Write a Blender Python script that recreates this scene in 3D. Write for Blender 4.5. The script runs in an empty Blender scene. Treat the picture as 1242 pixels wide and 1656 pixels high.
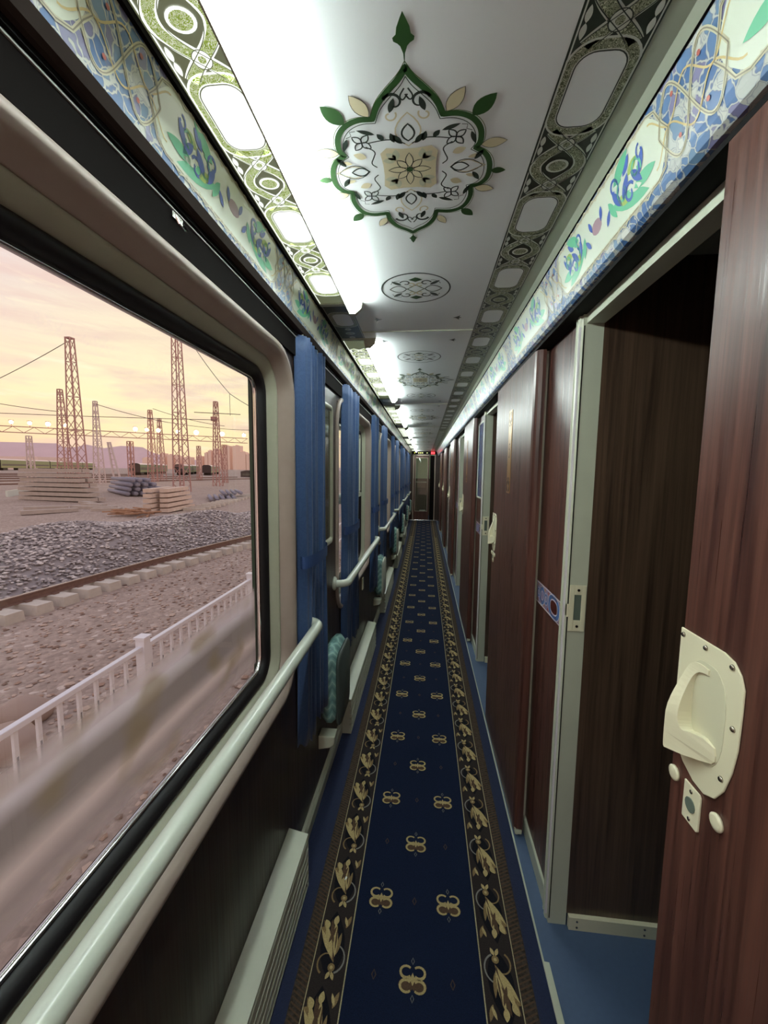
import bpy, bmesh, math, random
from mathutils import Vector, Matrix
from mathutils.geometry import tessellate_polygon
random.seed(7)
S = bpy.context.scene
C = S.collection
PI = math.pi

# ------------------------------------------------------------------ camera
cam_d = bpy.data.cameras.new('camera'); cam = bpy.data.objects.new('camera', cam_d); C.objects.link(cam)
cam_d.sensor_fit = 'HORIZONTAL'; cam_d.sensor_width = 36; cam_d.lens = 36 * 650 / 1242
cam_d.clip_start = 0.01; cam_d.clip_end = 4000
R = ((0.99486589, -0.02198869, -0.09878445), (0.10050751, 0.10050751, 0.9898467), (0.01183685, 0.99469329, -0.10220152))
m = Matrix([[R[i][0], R[i][1], -R[i][2], (0, 0, 1.5)[i]] for i in range(3)] + [[0, 0, 0, 1]])
cam.matrix_world = m
S.camera = cam
# ------------------------------------------------------------------ exposure
S.view_settings.view_transform = 'Standard'; S.view_settings.look = 'None'
S.view_settings.gamma = 1; S.view_settings.use_curve_mapping = False
S.view_settings.exposure = 0.0
try: S.cycles.max_bounces = 8; S.cycles.transparent_max_bounces = 24
except Exception: pass
SKY = 1.3; LAMP = 44; PANEL = 1.4

# ------------------------------------------------------------------ node helpers
class NT:
    def __init__(s, tree): s.t = tree; s.n = tree.nodes; s.l = tree.links
    def add(s, typ, ins=None, **kw):
        n = s.n.new(typ)
        for k, v in kw.items(): setattr(n, k, v)
        for k, v in (ins or {}).items():
            sock = n.inputs[k]
            if isinstance(v, tuple) and len(v) == 2 and hasattr(v[0], 'outputs'): s.l.new(v[0].outputs[v[1]], sock)
            elif hasattr(v, 'outputs'): s.l.new(v.outputs[0], sock)
            else: sock.default_value = v
        return n
    def math(s, op, a, b=0.0, c=None):
        d = {0: a, 1: b}
        if c is not None: d[2] = c
        return s.add('ShaderNodeMath', d, operation=op)
    def mix(s, f, a, b, blend='MIX'):
        n = s.add('ShaderNodeMix', data_type='RGBA', blend_type=blend)
        for idx, v in ((0, f), (6, a), (7, b)):
            if hasattr(v, 'outputs'): s.l.new(v.outputs[2 if v.bl_idname == 'ShaderNodeMix' else 0], n.inputs[idx])
            elif isinstance(v, tuple) and len(v) == 2: s.l.new(v[0].outputs[v[1]], n.inputs[idx])
            else: n.inputs[idx].default_value = v if idx == 0 else rgba(v)
        return n
    def ramp(s, f, stops, interp='LINEAR'):
        n = s.add('ShaderNodeValToRGB', {0: f}); n.color_ramp.interpolation = interp
        e = n.color_ramp.elements
        while len(e) < len(stops): e.new(0.5)
        for i, (p, c) in enumerate(stops): e[i].position = p; e[i].color = rgba(c)
        return n
def lin(c): return tuple(((x / 255) / 12.92 if x / 255 <= 0.04045 else ((x / 255 + 0.055) / 1.055) ** 2.4) for x in c)
def rgba(c): return tuple(c) if len(c) == 4 else (*c, 1)
def h(r, g, b): return lin((r, g, b))
MIXOUT = 2
def newmat(name):
    mt = bpy.data.materials.new(name); mt.use_nodes = True
    t = NT(mt.node_tree); bs = mt.node_tree.nodes['Principled BSDF']
    return mt, t, bs
def link(t, a, sock):
    o = a.outputs[2] if a.bl_idname == 'ShaderNodeMix' else a.outputs[0]
    t.l.new(o, sock)
def simple(name, col, rough=0.5, metal=0.0, noise=0.0, nscale=20, bump=0.0, spec=0.5, coat=0.0):
    mt, t, bs = newmat(name)
    bs.inputs['Base Color'].default_value = rgba(col); bs.inputs['Roughness'].default_value = rough
    bs.inputs['Metallic'].default_value = metal; bs.inputs['Specular IOR Level'].default_value = spec
    bs.inputs['Coat Weight'].default_value = coat
    if noise or bump:
        g = t.add('ShaderNodeNewGeometry')
        n = t.add('ShaderNodeTexNoise', {'Vector': (g, 'Position'), 'Scale': nscale, 'Detail': 5.0, 'Roughness': 0.6})
        if noise:
            mr = t.add('ShaderNodeMapRange', {0: n, 1: 0.25, 2: 0.75, 3: 1 - noise, 4: 1 + noise})
            mx = t.mix(1.0, col, (mr, 0), 'MULTIPLY'); link(t, mx, bs.inputs['Base Color'])
        if bump:
            b = t.add('ShaderNodeBump', {'Height': n, 'Strength': bump, 'Distance': 0.01}); link(t, b, bs.inputs['Normal'])
    return mt
def emis(name, col, strength):
    mt, t, bs = newmat(name)
    bs.inputs['Base Color'].default_value = (0.4, 0.4, 0.4, 1)
    bs.inputs['Emission Color'].default_value = rgba(col); bs.inputs['Emission Strength'].default_value = strength
    return mt
def scaled(t, v, sc):
    g = t.add('ShaderNodeNewGeometry'); mp = t.add('ShaderNodeMapping', {'Vector': (g, 'Position'), 'Scale': sc}); return mp
def wood(name, c1, c2, rough=0.32, seed=0.0):
    mt, t, bs = newmat(name)
    g = t.add('ShaderNodeNewGeometry')
    mp = t.add('ShaderNodeMapping', {'Vector': (g, 'Position'), 'Scale': (38, 38, 1.1), 'Location': (seed, seed, 0)})
    n1 = t.add('ShaderNodeTexNoise', {'Vector': mp, 'Scale': 1.0, 'Detail': 7.0, 'Roughness': 0.62, 'Distortion': 0.5})
    mp2 = t.add('ShaderNodeMapping', {'Vector': (g, 'Position'), 'Scale': (190, 190, 3.0)})
    n2 = t.add('ShaderNodeTexNoise', {'Vector': mp2, 'Scale': 1.0, 'Detail': 3.0})
    a = t.math('MULTIPLY_ADD', n2, 0.35, None); a.inputs[2].default_value = 0; t.l.new(n1.outputs[0], a.inputs[2])
    r = t.ramp(a, [(0.48, c1), (0.85, c2)])
    link(t, r, bs.inputs['Base Color'])
    rr = t.add('ShaderNodeMapRange', {0: n2, 1: 0.3, 2: 0.7, 3: rough - 0.06, 4: rough + 0.1}); link(t, rr, bs.inputs['Roughness'])
    b = t.add('ShaderNodeBump', {'Height': n2, 'Strength': 0.06, 'Distance': 0.002}); link(t, b, bs.inputs['Normal'])
    return mt
def glass_mat(name, tint=(1, 1, 1), extra=1.0, rough=0.0):
    mt, t, bs = newmat(name); out = t.n['Material Output']; t.n.remove(bs)
    fr = t.add('ShaderNodeFresnel', {'IOR': 1.5}); g = t.add('ShaderNodeNewGeometry')
    fb = t.math('MULTIPLY', fr, extra); inv = t.math('SUBTRACT', 1.0); t.l.new(g.outputs['Backfacing'], inv.inputs[1]); inv.inputs[0].default_value = 1.0
    f = t.math('MULTIPLY', fb, 1.0); t.l.new(inv.outputs[0], f.inputs[1]); f.use_clamp = True
    tr = t.add('ShaderNodeBsdfTransparent', {'Color': rgba(tint)}); gl = t.add('ShaderNodeBsdfGlossy', {'Roughness': rough})
    mx = t.add('ShaderNodeMixShader', {0: f, 1: tr, 2: gl}); t.l.new(mx.outputs[0], out.inputs[0])
    return mt

# ------------------------------------------------------------------ world: dusk sky
W = bpy.data.worlds.new('dusk_sky'); S.world = W; W.use_nodes = True
w = NT(W.node_tree); bg = W.node_tree.nodes['Background']
tc = w.add('ShaderNodeTexCoord'); sep = w.add('ShaderNodeSeparateXYZ', {0: (tc, 'Generated')})
base = w.ramp((sep, 'Z'), [(0.0, h(224, 182, 164)), (0.035, h(246, 198, 156)), (0.08, h(250, 216, 168)), (0.15, h(246, 224, 186)),
                           (0.24, h(232, 208, 198)), (0.36, h(222, 207, 216)), (0.55, h(204, 200, 216)), (1.0, h(176, 184, 206))])
# brighter, yellower towards where the sun went down
d1 = w.add('ShaderNodeVectorMath', {0: (tc, 'Generated'), 1: Vector((-0.45, 0.88, 0.14)).normalized()}, operation='DOT_PRODUCT')
gl = w.add('ShaderNodeMapRange', {0: (d1, 'Value'), 1: 0.86, 2: 1.0, 3: 0.0, 4: 0.55}, interpolation_type='SMOOTHSTEP')
m1 = w.mix((gl, 0), base, h(255, 240, 190))
mp = w.add('ShaderNodeMapping', {'Vector': (tc, 'Generated'), 'Scale': (2.2, 2.2, 13.0)})
cn = w.add('ShaderNodeTexNoise', {'Vector': mp, 'Scale': 1.7, 'Detail': 6.0, 'Roughness': 0.55, 'Distortion': 0.35})
cr = w.add('ShaderNodeMapRange', {0: cn, 1: 0.42, 2: 0.66, 3: 0.0, 4: 0.62}, interpolation_type='SMOOTHSTEP')
m2 = w.mix((cr, 0), m1, h(226, 190, 182))
cn2 = w.add('ShaderNodeTexNoise', {'Vector': mp, 'Scale': 3.1, 'Detail': 5.0, 'Roughness': 0.6})
cr2 = w.add('ShaderNodeMapRange', {0: cn2, 1: 0.55, 2: 0.72, 3: 0.0, 4: 0.5}, interpolation_type='SMOOTHSTEP')
m3 = w.mix((cr2, 0), m2, h(255, 240, 210))
w.l.new(m3.outputs[2], bg.inputs[0]); bg.inputs[1].default_value = SKY

# ------------------------------------------------------------------ mesh helpers
class MB:
    def __init__(s): s.v = []; s.f = []; s.m = []; s.cur = 0
    def add(s, vs, fs, mi=None):
        o = len(s.v); s.v += [Vector(a) for a in vs]
        for f in fs: s.f.append([o + i for i in f]); s.m.append(s.cur if mi is None else mi)
        return s
    def box(s, x0, x1, y0, y1, z0, z1, mi=None):
        v = [(x, y, z) for x in (x0, x1) for y in (y0, y1) for z in (z0, z1)]
        return s.add(v, [(0, 1, 3, 2), (4, 6, 7, 5), (0, 4, 5, 1), (2, 3, 7, 6), (0, 2, 6, 4), (1, 5, 7, 3)], mi)
    def obox(s, c, ax, ay, az, sx, sy, sz, mi=None):   # oriented box: centre, unit axes, full sizes
        c = Vector(c); v = []
        for i in (-.5, .5):
            for j in (-.5, .5):
                for k in (-.5, .5): v.append(c + Vector(ax) * sx * i + Vector(ay) * sy * j + Vector(az) * sz * k)
        return s.add(v, [(0, 1, 3, 2), (4, 6, 7, 5), (0, 4, 5, 1), (2, 3, 7, 6), (0, 2, 6, 4), (1, 5, 7, 3)], mi)
    def beam(s, a, b, wd, ht=None, mi=None):
        a = Vector(a); b = Vector(b); d = (b - a); L = d.length; d.normalize()
        up = Vector((0, 0, 1)) if abs(d.z) < .95 else Vector((1, 0, 0))
        x = d.cross(up).normalized(); z = x.cross(d).normalized()
        return s.obox((a + b) / 2, x, d, z, wd, L, ht or wd, mi)
    def prism_y(s, prof, y0, y1, mi=None, caps=True, closed=True):   # prof list of (x, z)
        n = len(prof); v = [(p[0], y0, p[1]) for p in prof] + [(p[0], y1, p[1]) for p in prof]
        f = [(i, (i + 1) % n, n + (i + 1) % n, n + i) for i in range(n if closed else n - 1)]
        if caps and closed: f += [tuple(range(n)), tuple(range(2 * n - 1, n - 1, -1))]
        return s.add(v, f, mi)
    def prism_x(s, prof, x0, x1, mi=None):    # prof list of (y, z)
        n = len(prof); v = [(x0, p[0], p[1]) for p in prof] + [(x1, p[0], p[1]) for p in prof]
        f = [(i, (i + 1) % n, n + (i + 1) % n, n + i) for i in range(n)] + [tuple(range(n)), tuple(range(2 * n - 1, n - 1, -1))]
        return s.add(v, f, mi)
    def prism_z(s, prof, z0, z1, mi=None):
        n = len(prof); v = [(p[0], p[1], z0) for p in prof] + [(p[0], p[1], z1) for p in prof]
        f = [(i, (i + 1) % n, n + (i + 1) % n, n + i) for i in range(n)] + [tuple(range(n)), tuple(range(2 * n - 1, n - 1, -1))]
        return s.add(v, f, mi)
    def tube(s, path, r, n=12, mi=None, caps=True):
        P = [Vector(p) for p in path]; rings = []; prev = None
        for i, p in enumerate(P):
            d = (P[min(i + 1, len(P) - 1)] - P[max(i - 1, 0)]).normalized()
            if prev is None: u = d.orthogonal().normalized()
            else: u = (prev - d * prev.dot(d)).normalized()
            prev = u; vv = d.cross(u); rr = r[i] if isinstance(r, (list, tuple)) else r
            rings.append([p + (u * math.cos(2 * PI * k / n) + vv * math.sin(2 * PI * k / n)) * rr for k in range(n)])
        v = [q for rg in rings for q in rg]; f = []
        for i in range(len(P) - 1):
            for k in range(n): f.append((i * n + k, i * n + (k + 1) % n, (i + 1) * n + (k + 1) % n, (i + 1) * n + k))
        if caps: f += [tuple(range(n - 1, -1, -1)), tuple((len(P) - 1) * n + k for k in range(n))]
        return s.add(v, f, mi)
    def sweep(s, rings, closed_path=False, closed_ring=True, mi=None):
        n = len(rings[0]); v = [q for rg in rings for q in rg]; f = []; N = len(rings)
        for i in range(N if closed_path else N - 1):
            j = (i + 1) % N
            for k in range(n if closed_ring else n - 1): f.append((i * n + k, i * n + (k + 1) % n, j * n + (k + 1) % n, j * n + k))
        return s.add(v, f, mi)
    def fill(s, pts, fn, mi=None):      # filled 2-D outline put on a surface by fn(a, b)
        tr = tessellate_polygon([[Vector((p[0], p[1], 0)) for p in pts]])
        return s.add([fn(p[0], p[1]) for p in pts], [tuple(t) for t in tr], mi)
    def ribbon(s, pts, wd, fn, mi=None, closed=False):
        P = [Vector((p[0], p[1])) for p in pts]; n = len(P); v = []; f = []
        for i, p in enumerate(P):
            a = P[(i - 1) % n] if closed else P[max(i - 1, 0)]; b = P[(i + 1) % n] if closed else P[min(i + 1, n - 1)]
            d = (b - a); d = d.normalized() if d.length > 1e-9 else Vector((1, 0)); nn = Vector((-d.y, d.x))
            ww = wd(i / (n - 1)) if callable(wd) else wd
            for sg in (-.5, .5): q = p + nn * sg * ww; v.append(fn(q.x, q.y))
        for i in range(n if closed else n - 1):
            j = (i + 1) % n; f.append((2 * i, 2 * i + 1, 2 * j + 1, 2 * j))
        return s.add(v, f, mi)
    def build(s, name, mats, parent=None, smooth=False, loc=None, bevel=0):
        if not isinstance(mats, (list, tuple)): mats = [mats]
        if parent is not None:
            o0 = Vector(parent.location)
            if parent.parent: o0 = o0 + Vector(parent.parent.location)
            org = Vector(loc) if loc is not None else o0
        else:
            if loc is None:
                xs = [q.x for q in s.v]; ys = [q.y for q in s.v]; zs = [q.z for q in s.v]
                loc = ((min(xs) + max(xs)) / 2, (min(ys) + max(ys)) / 2, min(zs))
            org = Vector(loc); o0 = Vector((0, 0, 0))
        me = bpy.data.meshes.new(name); me.from_pydata([tuple(q - org) for q in s.v], [], s.f)
        for mt in mats: me.materials.append(mt)
        me.polygons.foreach_set('material_index', [min(i, len(mats) - 1) for i in s.m])
        bm = bmesh.new(); bm.from_mesh(me); bmesh.ops.recalc_face_normals(bm, faces=bm.faces); bm.to_mesh(me); bm.free()
        if smooth: me.polygons.foreach_set('use_smooth', [True] * len(me.polygons))
        o = bpy.data.objects.new(name, me); C.objects.link(o); o.location = org - o0
        if parent is not None: o.parent = parent
        if bevel:
            b = o.modifiers.new('bevel', 'BEVEL'); b.width = bevel; b.segments = 2; b.limit_method = 'ANGLE'
            if smooth is False: me.polygons.foreach_set('use_smooth', [False] * len(me.polygons))
        return o
def raw(mb, name, mats, parent=None, smooth=False, loc=None):   # keep face orientation irrelevant; alias
    return mb.build(name, mats, parent, smooth, loc)
def tag(o, label=None, cat=None, group=None, kind=None):
    if label: o['label'] = label
    if cat: o['category'] = cat
    if group: o['group'] = group
    if kind: o['kind'] = kind
    return o
def thing(name, label, cat, loc, group=None, kind=None):
    o = bpy.data.objects.new(name, None); C.objects.link(o); o.location = loc; o.empty_display_size = .05
    return tag(o, label, cat, group, kind)
def dup(root, delta, label=None):
    r = root.copy(); C.objects.link(r); r.location = Vector(root.location) + Vector(delta)
    if label: r['label'] = label
    for ch in [o for o in list(bpy.data.objects) if o.parent == root]:
        c = ch.copy(); C.objects.link(c); c.parent = r
        for g in [o for o in list(bpy.data.objects) if o.parent == ch]:
            d = g.copy(); C.objects.link(d); d.parent = c
    return r
def struct(o, label=None, cat=None): return tag(o, label, cat, None, 'structure')
def arc(cx, cy, r, a0, a1, n, ry=None):
    ry = r if ry is None else ry
    return [(cx + r * math.cos(a0 + (a1 - a0) * i / n), cy + ry * math.sin(a0 + (a1 - a0) * i / n)) for i in range(n + 1)]
def rrect(x0, x1, y0, y1, r, n=6):
    p = []
    for cx, cy, a in ((x1 - r, y1 - r, 0), (x0 + r, y1 - r, PI / 2), (x0 + r, y0 + r, PI), (x1 - r, y0 + r, 1.5 * PI)): p += arc(cx, cy, r, a, a + PI / 2, n)
    return p
def smoothpts(P, it=2, closed=True):
    for _ in range(it):
        Q = []; n = len(P)
        for i in range(n if closed else n - 1):
            a, b = P[i], P[(i + 1) % n]
            Q += [(a[0] * .75 + b[0] * .25, a[1] * .75 + b[1] * .25), (a[0] * .25 + b[0] * .75, a[1] * .25 + b[1] * .75)]
        if not closed: Q = [P[0]] + Q + [P[-1]]
        P = Q
    return P

# ------------------------------------------------------------------ materials
M = {}
M['wood'] = wood('dark_red_wood', h(50, 27, 24), h(98, 62, 52))
M['wood_deep'] = wood('deep_brown_wood', h(30, 19, 16), h(60, 42, 34), 0.34, 3.0)
M['cream'] = simple('pale_green_grey_metal', h(186, 190, 170), 0.38, noise=.05, nscale=8)
M['rail'] = simple('pale_enamel_tube', h(196, 204, 190), 0.22, coat=.3)
M['plastic'] = simple('cream_plastic', h(222, 218, 188), 0.35)
M['pinkframe'] = simple('warm_grey_plastic_frame', h(156, 142, 132), 0.45, noise=.04, nscale=30)
M['greenframe'] = simple('green_grey_plastic_frame', h(170, 172, 152), 0.4, noise=.04, nscale=30)
M['rubber'] = simple('black_rubber', h(14, 12, 16), 0.5)
M['chrome'] = simple('chrome', h(215, 215, 215), 0.15, 1.0)
M['screw'] = simple('screw_steel', h(170, 165, 155), 0.25, 1.0)
M['dark'] = simple('dark_recess', h(16, 12, 11), 0.9, spec=.1)
M['black'] = simple('black_plastic', h(9, 8, 8), 0.7, spec=.15)
M['lipbrown'] = simple('dark_brown_lip_vinyl', h(48, 38, 33), 0.75, spec=.2)
M['partition'] = wood('partition_brown_wood', h(48, 35, 27), h(92, 72, 56), .36, 5.0)
M['vinyl'] = simple('blue_vinyl_floor', h(66, 84, 112), 0.5, noise=.06, nscale=60)
M['bluecarpet'] = simple('navy_floor_carpet', h(22, 32, 62), 0.95, noise=.18, nscale=260, bump=.4)
M['gold'] = simple('brass_plate', h(190, 150, 95), 0.3, .7)
M['lightseat'] = simple('pale_grey_seat_shell', h(165, 168, 155), 0.45)
M['ceil'] = simple('glossy_white_ceiling_laminate', h(240, 245, 244), 0.3, coat=.08)
M['green'] = simple('dark_green_print', h(48, 84, 40), 0.3)
M['olive'] = simple('olive_print', h(96, 108, 62), 0.3)
M['dkline'] = simple('charcoal_green_print', h(46, 58, 48), 0.3)
M['beige'] = simple('sand_print', h(216, 206, 170), 0.3)
M['white'] = simple('white_print', h(216, 222, 212), 0.25)

def scroll_mat(name, dark, light, emit=0.0, sc=55):
    mt, t, bs = newmat(name)
    g = t.add('ShaderNodeNewGeometry')
    n = t.add('ShaderNodeTexNoise', {'Vector': (g, 'Position'), 'Scale': sc, 'Detail': 1.0, 'Distortion': 2.4})
    f = t.math('FRACT', t.math('MULTIPLY', n, 7.0)); r = t.ramp(f, [(0.0, dark), (0.56, dark), (0.64, light), (0.92, light), (1.0, dark)])
    link(t, r, bs.inputs['Base Color']); bs.inputs['Roughness'].default_value = .3
    if emit: link(t, r, bs.inputs['Emission Color']); bs.inputs['Emission Strength'].default_value = emit
    return mt
M['scroll'] = scroll_mat('olive_scrollwork_print', h(88, 98, 66), h(206, 212, 186), sc=80)
M['scroll_lit'] = scroll_mat('backlit_green_scrollwork', h(140, 160, 66), h(236, 244, 214), PANEL * .55, sc=80)
M['white_lit'] = emis('backlit_white_diffuser', h(244, 250, 240), PANEL)
M['line_lit'] = emis('backlit_line_print', h(120, 130, 90), PANEL * .3)
M['tube'] = emis('fluorescent_tube_cover', h(238, 250, 246), LAMP)

def fascia_mat():
    mt, t, bs = newmat('blue_strapwork_laminate')
    g = t.add('ShaderNodeNewGeometry')
    n = t.add('ShaderNodeTexNoise', {'Vector': (g, 'Position'), 'Scale': 22.0, 'Detail': 3.0})
    off = t.add('ShaderNodeVectorMath', {0: (g, 'Position'), 1: (t.add('ShaderNodeVectorMath', {0: (n, 'Color'), 1: (.05, .05, .05)}, operation='MULTIPLY'), 0)}, operation='ADD')
    v = t.add('ShaderNodeTexVoronoi', {'Vector': (off, 0), 'Scale': 48.0}, feature='DISTANCE_TO_EDGE')
    vc = t.add('ShaderNodeTexVoronoi', {'Vector': (off, 0), 'Scale': 48.0})
    hue = t.add('ShaderNodeSeparateColor', {0: (vc, 'Color')})
    cc = t.ramp(hue, [(0.0, h(62, 100, 148)), (0.3, h(86, 118, 158)), (0.46, h(116, 114, 148)), (0.6, h(176, 180, 174)), (0.78, h(98, 128, 156)), (0.9, h(186, 188, 178)), (1.0, h(62, 100, 148))], 'CONSTANT')
    e = t.add('ShaderNodeMapRange', {0: (v, 'Distance'), 1: 0.03, 2: 0.06, 3: .85, 4: 0.0})
    e2 = t.add('ShaderNodeMapRange', {0: (v, 'Distance'), 1: 0.07, 2: 0.11, 3: .6, 4: 0.0})
    a = t.mix((e2, 0), (cc, 0), h(104, 106, 128)); b = t.mix((e, 0), a, h(186, 188, 176))
    link(t, b, bs.inputs['Base Color']); bs.inputs['Roughness'].default_value = .3; bs.inputs['Coat Weight'].default_value = .25
    return mt
M['fascia'] = fascia_mat()
M['panelcream'] = simple('pale_green_laminate_print', h(205, 212, 194), 0.28, coat=.4)
M['jade'] = simple('jade_print', h(96, 178, 138), 0.3); M['blueprint'] = simple('cobalt_print', h(64, 92, 168), 0.3)
M['lime'] = simple('leaf_green_print', h(156, 182, 92), 0.3); M['mauve'] = simple('mauve_print', h(160, 132, 140), 0.3)
M['strap'] = simple('buff_strap_print', h(190, 186, 156), 0.3); M['strapdark'] = simple('taupe_outline_print', h(128, 122, 104), 0.3)
M['bandblue'] = simple('mid_blue_band_print', h(74, 112, 172), 0.35); M['bandred'] = simple('brick_red_band_print', h(168, 84, 70), 0.35)
M['bandwhite'] = simple('pinkish_white_band_print', h(222, 208, 206), 0.35); M['bandlilac'] = simple('lilac_band_print', h(140, 128, 160), 0.35)
M['bandhole'] = simple('maroon_band_print', h(70, 24, 20), 0.35)

# ------------------------------------------------------------------ room shell
YE = 12.3            # end wall
Y0 = -1.0            # behind the camera
XL = -0.455          # window wall
XR = 0.45            # compartment wall
ZC = 2.1
b = MB(); b.box(-0.62, 2.1, Y0, YE + 2.6, -0.06, 0.0)
struct(b.build('floor', M['vinyl']), 'blue vinyl floor of the carriage', 'floor')
b = MB(); b.box(XL, 0.392, Y0, YE, 0.0005, 0.006)
struct(b.build('trim_1', M['bluecarpet']), 'plain navy floor carpet under the runner', 'carpet')
b = MB(); b.prism_y([(0.392, 0.0005), (0.392, .011), (0.412, .009), (0.414, .0005)], Y0, 1.13); b.prism_y([(0.392, 0.0005), (0.392, .009), (0.398, .007), (0.4, .0005)], 1.13, YE)
struct(b.build('trim_2', M['cream']), 'thin pale metal strip along the carpet edge by the doors', 'trim')
# ceiling board (flat centre)
b = MB(); b.box(-0.284, 0.30, Y0, YE, ZC, ZC + .03); b.prism_y([(0.30, 2.1), (.33, 2.097), (.343, 2.088), (.343, 2.13), (.30, 2.13)], Y0, YE, 1)
b.box(-0.62, -0.394, Y0, YE, ZC + .005, ZC + .03, 1)
M['ceilside'] = simple('grey_green_ceiling_edge', h(160, 166, 148), 0.3)
ceiling = struct(b.build('ceiling', [M['ceil'], M['ceilside']], loc=(0, 0, ZC)), 'white glossy corridor ceiling with printed ornaments', 'ceiling')

# ---- ornaments printed on the ceiling
def ce(dx=0.0, y0=0.0, sx=1, sy=1, z=ZC - .0006):
    return lambda a, c: (dx + a * sx, y0 + c * sy, z)
CX = -0.043
OUT = [(0, -.205), (.010, -.188), (.031, -.168), (.050, -.146), (.060, -.120), (.087, -.121), (.113, -.109), (.129, -.086), (.132, -.058), (.124, -.044),
       (.144, -.031), (.157, -.004), (.158, .034), (.144, .054), (.125, .058), (.130, .088), (.118, .124), (.092, .138), (.057, .133), (.053, .160), (.036, .188), (.012, .203), (0, .214)]
def mir(P): return P + [(-a, c) for a, c in reversed(P)][1:-1]
def seg(P, n):   # piecewise smoothing between the listed cusps
    return P
def leaf(cx, cy, ang, L, Wd, n=7):
    P = []
    for i in range(n + 1): u = i / n; P.append((u * L, Wd * math.sin(PI * u) ** .8 * (1 - .25 * u)))
    P += [(a, -c) for a, c in reversed(P[1:-1])]
    ca, sa = math.cos(ang), math.sin(ang)
    return [(cx + a * ca - c * sa, cy + a * sa + c * ca) for a, c in P]
def curl(cx, cy, r, a0, turns, n=14, k=.35):
    return [(cx + r * (1 - (1 - k) * i / n) * math.cos(a0 + turns * 2 * PI * i / n), cy + r * (1 - (1 - k) * i / n) * math.sin(a0 + turns * 2 * PI * i / n)) for i in range(n + 1)]
lobes = []
def cusp_smooth(P):
    cus = [0, 4, 9, 14, 18, 22]; Q = []
    for i in range(len(cus) - 1):
        sgm = P[cus[i]:cus[i + 1] + 1]; s_ = smoothpts(sgm, 2, False); Q += s_[:-1]
    return Q + [P[-1]]
OUTS = cusp_smooth(OUT)
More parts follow.
